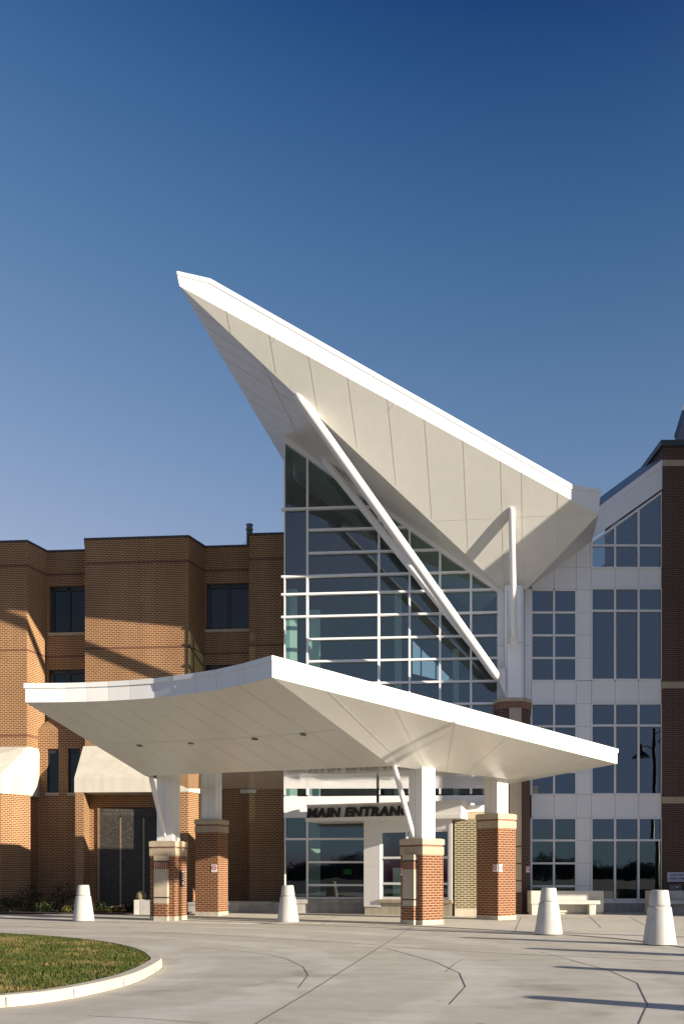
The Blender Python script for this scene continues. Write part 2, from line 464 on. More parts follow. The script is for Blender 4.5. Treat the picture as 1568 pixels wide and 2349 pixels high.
# planting bed in front of the old brick front
b = MB(); b.prism([(-30, 38.9), (-16, 38.75), (gpt(230, 2099).x, 38.7), (gpt(308, 2099).x, 38.6), (gpt(431, 2098).x, 38.9), (gpt(431, 2098).x, 41.45), (-30, 43.3)], -.03, .07)
struct(b.build('planting_bed', MULCH))

# ------------------------------------------------------------------ canopy piers
def pier(corner_px, yaw, w, htop, label, pil=False, mats=(NEW,)):
    """yaw: how far the left face is turned to the left of square-on (deg)"""
    C = gpt(*corner_px)
    a = R(yaw)
    tL = V((-math.cos(a), math.sin(a), 0)); tR = V((math.sin(a), math.cos(a), 0))
    nL = V((-math.sin(a), -math.cos(a), 0)); nR = V((math.cos(a), -math.sin(a), 0))
    ctr = C+(tL+tR)*w/2
    t = thing('brick_pier', label, 'pier', (ctr.x, ctr.y, 0), 'brick piers carrying the entrance canopy')
    def ring(g): return [(p.x, p.y) for p in (C+(nL+nR)*g, C+tL*w+(nL-nR)*g, C+(tL+tR)*w-(nL+nR)*g, C+tR*w+(nR-nL)*g)]
    z0, z1 = .17, htop-.52
    m = MB(); m.prism(ring(.012), 0, z0); m.build('base', BASEC, t, bevel=.008)
    m = MB(); m.prism(ring(0), z0, z1); m.build('shaft', mats[0], t)
    m = MB(); m.prism(ring(.018), z1, htop-.265); m.build('soldier_band', TSO, t)
    m = MB(); m.prism(ring(-.004), htop-.265, htop-.205); m.build('dark_course', SOL, t)
    m = MB(); m.prism(ring(.032), htop-.205, htop-.02); m.prism(ring(-.02), htop-.02, htop); m.build('cap', CAP, t, bevel=.012)
    if pil:
        pw, pd = .50, .15
        s = C+tL*(w-pw)*.5
        def pring(g, e=0): return [(p.x, p.y) for p in (s+nL*(pd+g)-tL*g, s+tL*(pw+g)+nL*(pd+g), s+tL*(pw+g)-nL*.002, s-tL*g-nL*.002)]
        m = MB()
        m.prism(pring(.006), 0, z0, 2)
        m.prism(pring(0), z0, .62, 1); m.prism(pring(.003), .62, .80, 0)
        m.prism(pring(-.006), .80, .85, 3); m.prism(pring(.003), .85, z1-.47, 0)
        m.prism(pring(0), z1-.47, z1-.23, 4); m.prism(pring(-.006), z1-.23, z1-.17, 3)
        m.prism(pring(.004), z1-.17, z1, 5)
        m.build('pilaster', [TBL, mats[0], BASEC, DARKMET, SOL, CAP], t)
    # white clad column
    cw = .60; g = (w-cw)/2
    def cr(e): return [(p.x, p.y) for p in (C+(tL+tR)*(g-e), C+tL*(w-g+e)+tR*(g-e), C+(tL+tR)*(w-g+e), C+tR*(w-g+e)+tL*(g-e))]
    m = MB(); m.prism(cr(0), htop, 5.06)
    cc = C+(tL+tR)*g
    for tv, nv in ((tL, nL), (tR, nR)):
        p = cc+tv*cw*.52; m.strip(V((p.x, p.y, htop+.003)), V((p.x, p.y, 5.0)), nv, .016, .003, 1)
    m.build('column', [WHITE, JOINT], t)
    return t, C, tL, tR, nL, nR, ctr
PFL = pier((400.9, 2113.8), 16.0, .95, 2.80, 'front left canopy pier with lit tan pilaster and a call box', True)
PBL = pier((500, 2102.2), 16.5, .97, 3.80, 'tall brick pier without pilaster behind the pier with the call box')
PFR = pier((968.5, 2124), 48.5, .97, 2.78, 'front canopy pier with shaded tan pilaster beside the sign letters', True)
PBR = pier((1141.8, 2112.6), 48.5, .98, 3.79, 'tall red brick pier nearest the first concrete bench')
def brace(P, top, bot):
    t = P[0]
    m = MB(); m.path([bot, bot+(top-bot)*.06, bot+(top-bot)*.12, bot+(top-bot)*.9, top], [.02, .05, .085, .085, .07], 18)
    m.build('brace', WHITE, t)
c = PFR[1]+(PFR[2]+PFR[3])*.2
Qz = 5.0
brace(PFR, V((1.62, 29.95, 5.03)), at(948, 1921, 30.45))
brace(PFL, V((at(345, 1786, 33.0).x, 33.0, 5.03)), at(379.5, 1921, 33.4))

# ------------------------------------------------------------------ entrance canopy
can = thing('entrance_canopy', 'low white entrance canopy with a curved left edge over the drive', 'canopy', (0, 33, 5))
ZT, ZB = 6.96, 6.43
arc_px = [(58, 1567.6), (110, 1567.2), (154, 1566.8), (200, 1565.6), (250, 1563.5), (300, 1560.4), (354, 1556.4), (400, 1549.9), (448, 1543.8), (496, 1536.2), (560, 1521.6), (624, 1503.6)]
arc = [at(x, y, (ZT-EYE)*F/(HZ-y)) for x, y in arc_px]
PR = at(1415, 1718, 34.0)
ang = R(43.0)
QFL = V((-6.72, 32.75, Qz)); QFR = at(897, 1757.5, (Qz-EYE)*F/(HZ-1757.5)); QBR = V((5.92, 33.85, Qz))
QCR = V((5.55, 37.5, Qz)); QBL = V((-5.9, 37.6, Qz))
BL_ = V((-6.1, 37.75, 5.56)); BRk = V((5.75, 37.65, 5.56))
PF = arc[-1]; PL = arc[0]
def lerp(a, b, t): return a+(b-a)*t
right = [lerp(PF, PR, k/12) for k in range(13)]
def low(p, t=0): return V((p.x, p.y, p.z-.53))
leftb = [low(p) for p in arc]; rightb = [low(p) for p in right]
def ruled(m, A, B, rows=8, sag=0.0):
    out = []
    for k in range(rows+1):
        t = k/rows
        out.append([lerp(a, b_, t)+V((0, 0, -sag*math.sin(math.pi*t))) for a, b_ in zip(A, B)])
    m.grid(out); return out
def seg(a, b_, n): return [lerp(a, b_, k/(n-1)) for k in range(n)]
m = MB()
n = len(leftb)
ruled(m, leftb, seg(QFL, QFR, n))
ruled(m, rightb, seg(QFR, QBR, 13))
ruled(m, seg(low(PR), low(BRk), 8), seg(QBR, QCR, 8))
ruled(m, seg(low(BL_), leftb[0], 8), seg(QBL, QFL, 8))
ruled(m, seg(low(BRk), low(BL_), 8), seg(QCR, QBL, 8))
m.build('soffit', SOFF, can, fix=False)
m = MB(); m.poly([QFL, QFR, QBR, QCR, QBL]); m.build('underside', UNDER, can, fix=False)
# panel joints, lying on the ruled surfaces
m = MB()
def rj(A, B, t, s0=0.0, s1=.985, w=.010):
    i = t*(len(A)-1); k = min(int(i), len(A)-2); f = i-k
    a = lerp(A[k], A[k+1], f); b_ = lerp(B[k], B[k+1], f)
    tn = (A[k+1]-A[k]).cross(b_-a).normalized()
    if tn.z > 0: tn = -tn
    m.strip(lerp(a, b_, s0), lerp(a, b_, s1), tn, w, .006)
LQ = seg(QFL, QFR, n); RQ = seg(QFR, QBR, 13)
for t in (.08, .18, .28, .38, .48, .58, .68, .78, .89): rj(leftb, LQ, t)
for t in (.12, .28, .44, .60, .76, .90): rj(rightb, RQ, t)
def rcross(A, B, s, t0, t1, w=.014):
    prev = None
    for k in range(13):
        t = t0+(t1-t0)*k/12; i = t*(len(A)-1); j = min(int(i), len(A)-2); f = i-j
        p = lerp(lerp(A[j], A[j+1], f), lerp(B[j], B[j+1], f), s)
        if prev is not None:
            nn = (A[j+1]-A[j]).cross(B[j]-A[j]).normalized()
            if nn.z > 0: nn = -nn
            m.strip(prev, p, nn, w, .006)
        prev = p
rcross(leftb, LQ, .52, .02, .98)
m.build('panel_joints', JOINTL, can)
# fascia: lower board and proud top lip
outl = arc+right[1:]+[BRk, BL_]
def fascia_ring(poly, z0, z1, g):
    nn = len(poly); out0 = []; out1 = []
    for i in range(nn):
        d0 = (poly[i]-poly[i-1]); d1 = (poly[(i+1) % nn]-poly[i]); d0.z = d1.z = 0
        d0.normalize(); d1.normalize(); t = (d0+d1).normalized(); nrm = V((t.y, -t.x, 0))
        k = 1/max(.45, nrm.dot(V((d0.y, -d0.x, 0))))
        p = poly[i]+nrm*g*k
        out0.append(V((p.x, p.y, poly[i].z+z0))); out1.append(V((p.x, p.y, poly[i].z+z1)))
    return out0, out1
m = MB()
a0, a1 = fascia_ring(outl, -.53, -.135, .0); b0, b1 = fascia_ring(outl, -.135, 0, .03); c0, c1 = fascia_ring(outl, -.03, 0, -.25)
m.loft([a0, a1, b0, b1, c1, c0], 0, False, False)
# vertical seams of the curved fascia and a few on the straight one
for i in range(2, 11):
    p = a0[i]; nrm = V((arc[i+1].y-arc[i-1].y, -(arc[i+1].x-arc[i-1].x), 0))
    m.strip(p, a1[i], nrm, .012, .003, 1)
    m.strip(b0[i], b1[i], nrm, .012, .003, 1)
for i in range(14, 22, 3):
    nrm = V((PR.y-PF.y, -(PR.x-PF.x), 0)); m.strip(a0[i], a1[i], nrm, .010, .003, 1)
m.build('fascia', [WHITE, JOINT], can)
m = MB()
top = [V((p.x, p.y, p.z-.03)) for p in c1]
cen = V((0, 33.5, 5.95))
for i in range(len(top)): m.poly([top[i], top[(i+1) % len(top)], cen])
m.build('roof_cover', GREYMET, can, fix=False)
# downlights
PLs = [(320, 1710), (438, 1705), (584, 1695), (695, 1685)]
def soffit_hit(x, y):
    r = ray(x, y); best = None
    for i in range(n-1):
        tri = [(leftb[i], leftb[i+1], LQ[i]), (leftb[i+1], LQ[i+1], LQ[i])]
        for a, b_, c_ in tri:
            nn = (b_-a).cross(c_-a)
            if abs(nn.dot(r)) < 1e-9: continue
            t = (a-O).dot(nn)/nn.dot(r); p = O+r*t
            if all(nn.dot((v1-v0).cross(p-v0)) >= -1e-6 for v0, v1 in ((a, b_), (b_, c_), (c_, a))):
                return p, nn.normalized() if nn.z < 0 else -nn.normalized()
    return None
for q in PLs:
    h = soffit_hit(*q)
    if not h: continue
    p, nn = h
    nn = (nn+V((0, 0, -1))*.2).normalized()
    x = nn.cross(V((0, 1, 0))).normalized(); y = nn.cross(x)
    m = MB()
    def cir(r, o): return [p+nn*o+x*r*math.cos(k*math.pi/12)+y*r*math.sin(k*math.pi/12) for k in range(24)]
    m.loft([cir(.10, -.004), cir(.10, .012), cir(.078, .014), cir(.075, -.02)], 0, False, False)
    m.poly(cir(.077, .004), 1)
    m.build('downlight', [GREYMET, DARKMET], can)
# dark drain post behind
# ------------------------------------------------------------------ high winged roof
rf = thing('winged_roof', 'tall white winged roof pointing up over the glass hall', 'roof', (2, 38, 13))
T0 = at(412, 655, 32.0); T1 = at(405, 623, 32.0)
VL = at(1152, 1351, 39.4); VR = at(1207, 1352, 39.55); R0 = at(1372, 1180, 37.3); 
PA = three(T0, VL, R0)
VR = PA.hit(1207, 1352)
G1 = GL.hit(652, 1003)
PB = three(T0, VL, G1)
E1 = PB.hit(652, 1060)
d = (E1-T0).normalized()
EB = T0+d*((46.5-T0.y)/d.y) if d.y > .05 else E1+d*4
VLb = PB.hit(1138, 1342); VLb = VL+V((0, 0, 0))
# fascia plane holds the tip-to-end line and is upright
FA = Plane(T0, (R0-T0).cross(V((0, 0, 1))))
fn = FA.n if FA.n.y < 0 else -FA.n
ftop = [FA.hit(*q) for q in ((405, 623), (482, 640.5), (620, 719), (800, 822), (1000, 935), (1312, 1113), (1330, 1115.5), (1377, 1123))]
fbot = [FA.hit(*q) for q in ((412, 655), (620, 775), (800, 877), (1000, 985), (1328, 1150), (1372, 1180))]
fb0 = FA.hit(408, 633)
print('roof', T0, VL, R0, E1, EB, G1)
nA = PA.n if PA.n.y < 0 else -PA.n
nBm = PB.n if PB.n.z < 0 else -PB.n
fblow = [T0]+[lerp(T0, R0, t) for t in (.2, .4, .6, .8)]+[R0]
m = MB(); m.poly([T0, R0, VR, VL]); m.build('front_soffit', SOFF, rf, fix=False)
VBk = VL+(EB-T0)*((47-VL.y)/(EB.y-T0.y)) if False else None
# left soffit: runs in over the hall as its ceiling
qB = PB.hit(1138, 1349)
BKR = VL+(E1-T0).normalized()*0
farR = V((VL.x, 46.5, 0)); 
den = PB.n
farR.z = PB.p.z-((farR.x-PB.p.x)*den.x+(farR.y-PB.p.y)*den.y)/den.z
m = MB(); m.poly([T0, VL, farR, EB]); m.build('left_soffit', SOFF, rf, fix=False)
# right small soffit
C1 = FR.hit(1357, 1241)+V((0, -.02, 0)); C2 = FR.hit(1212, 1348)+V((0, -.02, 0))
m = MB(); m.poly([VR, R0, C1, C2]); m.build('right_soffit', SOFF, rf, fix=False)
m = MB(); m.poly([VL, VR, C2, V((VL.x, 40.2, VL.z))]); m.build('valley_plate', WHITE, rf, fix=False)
# fascia board
m = MB()
outline = [T0, R0]+[ftop[7], ftop[6], ftop[5], ftop[4], ftop[3], ftop[2], ftop[1], ftop[0]]
m.slab(outline, fn*-.06)
lip0 = [FA.hit(405, 623), FA.hit(482, 640.5), FA.hit(1312, 1113), FA.hit(1330, 1115.5), FA.hit(1377.5, 1123)]
lip1 = [FA.hit(406, 631), FA.hit(481, 650), FA.hit(1309, 1122), FA.hit(1330, 1124), FA.hit(1377.5, 1132)]
for i in range(4): m.slab([lip0[i]+V((0, 0, .015)), lip0[i+1]+V((0, 0, .015)), lip1[i+1], lip1[i]], fn*.035)
for x, y0, y1 in ((632, 736, 780), (1166, 1039, 1064), (905, 889, 932)):
    m.strip(FA.hit(x, y0), FA.hit(x, y1), fn, .012, .003, 1)
m.build('fascia', [WHITE, JOINT], rf)
# top cover and end boards
EBt = EB+V((0, 0, .7)); Rt = ftop[7]; Rbk = V((C1.x+.3, 44, Rt.z-.1))
m = MB()
bk = V((VL.x+1.2, 46.5, Rt.z+.4))
m.poly([ftop[0]+fn*-.05, ftop[5]+fn*-.05, bk, EBt]); m.poly([ftop[5]+fn*-.05, ftop[7]+fn*-.05, Rbk, bk])
m.build('roof_cover', GREYMET, rf, fix=False)
m = MB(); m.poly([T0, EB, EBt, ftop[0]]); m.build('edge_board', WHITE, rf, fix=False)
m = MB(); m.poly([R0, C1, Rbk, ftop[7]]); m.build('end_board', WHITE, rf, fix=False)
# joints
m = MB()
def cl(x, y): return (373.3+.3572*x, 597.3+.3572*y)
def c2(x, y): return (933.4+.4048*x, 933.4+.4048*y)
for f, a, c_ in ((cl, (398, 270), (437, 462)), (cl, (678, 430), (728, 722)), (cl, (932, 580), (996, 975)), (cl, (1183, 715), (1248, 1200)), (cl, (1440, 860), (1498, 1440)),
                 (c2, (98, 45), (141, 632)), (c2, (316, 170), (346, 822)), (c2, (530, 290), (548, 1010)), (c2, (650, 360), (655, 1015)), (c2, (853, 470), (850, 826)), (c2, (155, 645), (1080, 603))):
    m.strip(PA.hit(*f(*a)), PA.hit(*f(*c_)), nA, .013, .006)
for x0, y0, ln in ((190, 300, 190), (262, 418, 340), (322, 522, 480), (385, 625, 470), (482, 790, 380), (540, 885, 300), (610, 1010, 170), (660, 1085, 110), (700, 1165, 70)):
    m.strip(PB.hit(*cl(x0+14, y0+6)), PB.hit(*cl(x0+ln, y0+ln*.62)), nBm, .012, .006)
m.strip(PB.hit(*cl(640, 665)), PB.hit(*cl(905, 1190)), nBm, .03, .006)
m.build('panel_joints', JOINT, rf)
# struts
def onfold(x):
    best = None
    for k in range(2001):
        p = lerp(T0, VL, k/2000); px = CX+F*p.x/p.y
        if best is None or abs(px-x) < best[0]: best = (abs(px-x), p)
    return best[1]
S1 = onfold(683)+V((0, .06, .05)); S1b = at(1152, 1571, 38.75)
S2 = PB.hit(742, 1052); S2b = at(1150, 1562, 39.1)
S3 = PA.hit(1172.5, 1166); S3b = at(1178.5, 1468, 38.85)
def strut(a, b_, r, nm='strut'):
    m = MB(); d = b_-a
    m.path([a-d*.01, a+d*.012, a+d*.04, b_-d*.05, b_-d*.02, b_], [r*.72, r*.9, r, r, r*.95, r*.5], 28)
    o = m.build(nm, WHITE, rf); return o
strut(S1, S1b+(S1-S1b)*.018, .18)
strut(S2, S2b+(S2-S2b)*.04, .155)
strut(S3, S3b, .125)
def gusset(top, bot, w, thick, mbx):
    mbx.slab([top+V((-w, 0, 0)), top+V((w*.6, 0, 0)), bot+V((w*.5, .1, -.55)), bot+V((w*.1, .1, -.75)), top+V((-w*.9, 0, -.12))], (0, thick, 0))
m = MB()
m.slab([at(1134, 1536, 38.85), at(1158, 1533, 38.95), at(1160, 1602, 39.1), at(1157, 1592, 39.05)], (0, .09, 0))
m.slab([at(1128, 1538, 39.15), at(1150, 1534, 39.2), at(1160, 1596, 39.25)], (0, .07, 0))
m.slab([at(1169, 1460, 38.8), at(1188, 1460, 38.8), at(1181, 1520, 39.1), at(1177, 1520, 39.1)], (0, .09, 0))
m.build('gusset_plate', WHITE, rf)

# ------------------------------------------------------------------ corner column on its brick pier
ca = thing('corner_column', 'white clad column on a shaded brick pier between the glass hall and the panelled front', 'column', (6.9, 39.8, 0))
def fx(x, Y): return (x-CX)/F*Y
zc = at(0, 1602, 39.2).z
m = MB()
m.prism([(fx(1157, 39.15), 39.15), (fx(1163, 39.0), 39.0), (fx(1194, 39.0), 39.0), (fx(1200, 39.15), 39.15), (fx(1202, 40.4), 40.4), (fx(1156, 40.4), 40.4)], zc, VL.z+.05)
m.strip(at(1157, 1474, 38.99)+V((.05, 0, 0)), at(1198, 1474, 38.99), (0, -1, 0), .014, .004, 1)
m.strip(at(1163, 1600, 38.995), at(1163, 1355, 38.995), (0, -1, 0), .012, .004, 1)
m.build('column', [PANEL, JOINTG], ca)
m = MB()
for x0, x1, Y in ((1142, 1156, 39.62), (1203, 1217.5, 40.6)):
    m.box((fx(x0, Y), Y, zc), (fx(x1, Y)-fx(x0, Y), 0, 0), (0, .4, 0), (0, 0, (13.75 if x0 > 1180 else VL.z+.08)-zc))
    m.strip(V((fx(x0, Y), Y, at(0, 1481, Y).z)), V((fx(x1, Y), Y, at(0, 1481, Y).z)), (0, -1, 0), .014, .004, 1)
m.build('side_panels', [PANEL, JOINTG], ca)
foot = [(fx(1132, 39.8), 39.8), (fx(1146, 39.25), 39.25), (fx(1166, 39.05), 39.05), (fx(1197.5, 39.05), 39.05), (fx(1199, 39.2), 39.2), (fx(1215.5, 39.5), 39.5), (fx(1215.5, 40.9), 40.9), (fx(1132, 40.9), 40.9)]
def grow(fp, g):
    c_ = V((sum(p[0] for p in fp)/len(fp), sum(p[1] for p in fp)/len(fp)))
    return [(p[0]+g*(1 if p[0] > c_.x else -1), p[1]-(g if p[1] < c_.y else 0)) for p in fp]
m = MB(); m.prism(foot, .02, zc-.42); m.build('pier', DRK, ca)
m = MB(); m.prism(grow(foot, .03), zc-.42, zc-.14); m.build('soldier_band', SOL, ca)
m = MB(); m.prism(grow(foot, .06), zc-.14, zc); m.build('cap', CAP, ca)
m = MB(); m.box((fx(1168, 38.95), 38.95, 0.9), (fx(1195.5, 38.95)-fx(1168, 38.95), 0, 0), (0, .12, 0), (0, 0, zc-.42-.9))
m.box((fx(1167, 38.93), 38.93, .02), (fx(1196.5, 38.93)-fx(1167, 38.93), 0, 0), (0, .14, 0), (0, 0, .88), 1)
for z in (1.35, 2.05, 2.75): m.box((fx(1168, 38.945), 38.945, z), (fx(1195.5, 38.945)-fx(1168, 38.945), 0, 0), (0, .1, 0), (0, 0, .05), 2)
m.build('pilaster', [TBL, DRK, DARKMET], ca)

# ------------------------------------------------------------------ glass hall
gh = thing('glass_hall', 'tall glass entrance hall with white mullions under the winged roof', 'building', (2, 42, 0))
VX = [652, 705, 868.7, 939, 1008.7, 1079.4, 1142]
HY = [1167.5, 1217, 1270, 1322.5, 1363.3, 1415, 1467, 1518, 1569.5, 1620]   # heights at x=705
Zs = [GL.hit(705, y).z for y in HY]
pt705 = GL.hit(705, 1500)
def head_y(x): return 1003+(x-652)*(1346-1003)/(1140-652)
def Gp(x, z):                                  # point of the glass plane on sight line x at height z
    p = GL.hit(x, HZ); return V((p.x, p.y, z))
def headz(x): return GL.hit(x, head_y(x)).z
# glazing, one pane per bay, cut under the sloping head
m = MB()
zlow = Zs[-1]
zfloor = GL.hit(705, 1824).z
for i in range(6):
    x0, x1 = VX[i], VX[i+1]
    off = NB*.05
    zz = [zfloor]+[z for z in sorted(Zs)]+[99]
    for k in range(len(zz)-1):
        a, c_ = zz[k], zz[k+1]
        if c_ == 99: c_ = max(headz(x0), headz(x1))
        p = [Gp(x0, a), Gp(x1, a), Gp(x1, min(c_, headz(x1))), Gp(x0, min(c_, headz(x0)))]
        if p[2].z <= a+.01 and p[3].z <= a+.01: continue
        if p[2].z <= a+.01:                       # triangle cut by the head
            t = (headz(x0)-a)/(headz(x0)-headz(x1)); q = lerp(Gp(x0, a), Gp(x1, a), t)
            p = [p[0], q, p[3]]
        m.poly([q+off for q in p])
m.build('glazing', GLASS, gh, fix=False)
m = MB()
def mull_v(x, z0, z1, w=.085, d=.16, mi=0):
    p = Gp(x, z0); m.box(p-AX*w/2-NB*.09, AX*w, NB*d, (0, 0, z1-z0), mi)
def mull_h(xa, xb, z, h=.085, ext=0, pr=.10):
    a = Gp(xa, z); b_ = Gp(xb, z); a = a-AX*ext
    m.box(a-NB*pr-V((0, 0, h/2)), (b_-a), NB*(pr+.06), (0, 0, h))
for x in VX[1:]: mull_v(x, zfloor, headz(x)-.05, .10 if x == VX[2] else .085)
mull_v(VX[0]+1, zfloor, headz(VX[0]), .05, .12)
for y, z in zip(HY, Zs):
    xe = 1142
    if z > headz(1142): xe = 652+(GL.hit(0, 0).z*0)+((1140-652)*((headz(652)-z)/(headz(652)-headz(1140))))
    xs = 652 if y in (1167.5, 1322.5, 1363.3, 1415) else 705
    mull_h(xs, xe, z, ext=.12 if xs == 652 else 0, pr=.115 if xs == 652 else .10)
m.build('mullions', FRAME, gh)
m = MB()
a = Gp(650, headz(650)); b_ = Gp(1143, headz(1143))
m.slab([a-NB*.14+V((0, 0, -.24)), b_-NB*.14+V((0, 0, -.24)), b_-NB*.14+V((0, 0, .10)), a-NB*.14+V((0, 0, .10))], NB*.24)
m.build('head_beam', PANEL, gh)
# spandrel band, lower glazing
zs1 = GL.hit(705, 1827).z; zs0 = GL.hit(705, 1876).z
m = MB(); a = Gp(651, zs0); b_ = Gp(1142, zs0)
m.box(a-NB*.06, b_-a, NB*.2, (0, 0, zs1-zs0))
for x in (705, 868.7, 1008.7): m.strip(Gp(x, zs0)-NB*.06, Gp(x, zs1)-NB*.06, -NB, .014, .004, 1)
m.build('spandrel', [WHITE, JOINT], gh)
zsl = GL.hit(705, 2060).z
m = MB()
for xa, xb in ((652, 705), (705, 870), (870, 1040)):
    m.poly([Gp(xa, zsl)+NB*.05, Gp(xb, zsl)+NB*.05, Gp(xb, zs0)+NB*.05, Gp(xa, zs0)+NB*.05])
m.build('lower_glazing', GLASS, gh, fix=False)
m = MB()
for x in (654, 705, 868.7): mull_v(x, zsl, zs0, .085 if x > 660 else .05)
for y in (1925, 1978, 2030.5, 2060):
    mull_h(705 if y in (1978, 2030.5) else 652, 1040, GL.hit(705, y).z)
m.build('lower_mullions', FRAME, gh)
m = MB(); a = Gp(646, 0); b_ = Gp(1040, 0)
m.box(a-NB*.45, b_-a, NB*.7, (0, 0, .42)); m.box(a-NB*.5+V((0, 0, .42)), b_-a, NB*.75, (0, 0, zsl-.47))
m.build('plinth', PLINTH, gh)
# inside
RET = Gp(652, 0)
m = MB()
w0 = RET+NB*.1
zt = headz(652)
m.poly([w0+NB*.0, w0+NB*2.6, w0+NB*2.6+V((0, 0, zt+.5)), w0+V((0, 0, zt))])
m.build('return_glazing', glass('return_glass', (.12, .19, .19), .10), gh, fix=False)
m = MB()
def ibox(x0, x1, Y, z0, z1, d=.3, mi=0):
    m.box((fx(x0, Y), Y, z0), (fx(x1, Y)-fx(x0, Y), 0, 0), (0, d, 0), (0, 0, z1-z0), mi)
ibox(656, 681, 42.2, 4.6, 14.2, .35)
ibox(706, 734, 42.6, .3, 13.4, .5)
ibox(905, 921, 45.2, 0, 15, .4); ibox(1040, 1052, 44, 0, 12, .4)
m.build('inner_columns', INTW, gh)
m = MB(); p = at(787, 2006, 41.4); q = at(805, 1994, 41.4); m.box(p, (q.x-p.x, 0, 0), (0, .02, 0), (0, 0, q.z-p.z)); m.build('notice', GREEN, gh)
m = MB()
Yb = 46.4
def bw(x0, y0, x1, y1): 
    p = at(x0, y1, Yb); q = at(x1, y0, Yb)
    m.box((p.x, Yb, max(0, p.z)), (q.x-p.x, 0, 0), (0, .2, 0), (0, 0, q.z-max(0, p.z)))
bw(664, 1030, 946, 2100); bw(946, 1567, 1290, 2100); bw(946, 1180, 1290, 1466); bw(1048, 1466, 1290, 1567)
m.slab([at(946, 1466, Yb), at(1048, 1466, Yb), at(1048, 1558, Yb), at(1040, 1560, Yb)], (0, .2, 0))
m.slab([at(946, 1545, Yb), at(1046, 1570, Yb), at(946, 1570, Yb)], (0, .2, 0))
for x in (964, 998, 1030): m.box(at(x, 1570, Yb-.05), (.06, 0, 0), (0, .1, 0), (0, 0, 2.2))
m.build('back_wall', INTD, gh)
m = MB(); m.slab([(-2.62, 43.3, 16.5), (-2.62, 46.6, 16.5), (-2.62, 46.6, 20.5), (-2.62, 43.3, 20.6)], (.12, 0, 0)); m.build('side_wall', PANEL, gh)
m = MB()
for z, th, Yf in ((zs0+.05, .5, 41.0), (zs0+4.88, .45, 43.2)):
    m.prism([(fx(656, 40.9), Yf+.1), (fx(1150, 40.3), Yf-.3), (fx(1180, 46), 46.3), (fx(640, 46), 46.3)], z, z+th)
m.prism([(-2.2, 40.8), (6.3, 40.1), (7, 46.3), (-2.6, 46.3)], -.02, .05)
m.build('floor_slab', INTF, gh)

# ------------------------------------------------------------------ right panelled front
rb = thing('panelled_wing', 'pale grey panelled wing with tall windows and a sloping roof edge', 'building', (11, 42, 0))
def rect(mb, x0, y0, x1, y1, Y, d, mi=0):
    p = at(x0, y1, Y); q = at(x1, y0, Y)
    mb.box((p.x, Y, p.z), (q.x-p.x, 0, 0), (0, d, 0), (0, 0, q.z-p.z), mi)
sl = lambda x: 1239+(x-1363)*(1131.7-1239)/(1513-1363)      # window head slope
b0_ = lambda x: 1228+(x-1366.7)*(1121-1228)/(1518.5-1366.7)
b1_ = lambda x: 1158.5+(x-1376.5)*(1053-1158.5)/(1519.4-1376.5)
m = MB()
xs = [1218, 1270.3, 1323, 1355.5]
Yp = 40.96
def pane(x0, y0, x1, y1): rect(m, x0+.35, y0+.35, x1-.35, y1-.35, Yp, .05)
for y0, y1 in ((1561.5, 1614), (1823, 1876.5)):
    for a_, c_ in zip([1218, 1270.3, 1321, 1356, 1410, 1464], [1270.3, 1321, 1356, 1410, 1464, 1518]): pane(a_, y0, c_, y1)
for a_, c_ in ((1356, 1410), (1410, 1464), (1464, 1518)): pane(a_, 1301, c_, 1349.5)
for y0, y1 in ((1301, 1352), (1352, 1404), (1404, 1456), (1456, 1508.5), (1508.5, 1561), (1614, 1667), (1667, 1719), (1719, 1771), (1771, 1823), (1876.5, 1928), (1928, 1980), (1980, 2032), (2032, 2068)): pane(1321, y0, 1356, y1)
for a_, c_, y0 in ((1218, 1270.3, 1301), (1270.3, 1321, 1301)): pane(a_, y0, c_, 1351)
for a_, c_ in ((1235, 1270.3), (1270.3, 1321), (1321, 1356)):
    tl = max(1210, 1348-(a_-1212)*.74); tr = max(1210, 1348-(c_-1212)*.74)
    m.slab([at(a_+.4, 1300.6, Yp), at(c_-.4, 1300.6, Yp), at(c_-.4, tr-12, Yp), at(a_+.4, tl-12, Yp)], (0, .05, 0))
rect(m, 1212, 2066, 1518, 2072, 40.93, .1)
m.build('cladding', PANEL, rb)
m = MB()                                       # backing behind the gaps between panels
for q in ((1205, 1352, 1219, 2096), (1320, 1236, 1357, 2096), (1205, 1300, 1520, 1352), (1205, 1560, 1520, 1616), (1205, 1822, 1520, 1878), (1205, 2064, 1520, 2096)):
    rect(m, *q, 41.005, .06)
m.slab([at(1214, 1352, 41.005), at(1357, 1352, 41.005), at(1357, 1232, 41.005), at(1214, 1340, 41.005)], (0, .06, 0))
m.build('backing', JOINTG, rb)
m = MB(); rect(m, 1212, 2072, 1520, 2096, 40.8, .3); m.build('plinth', PLINTH, rb)
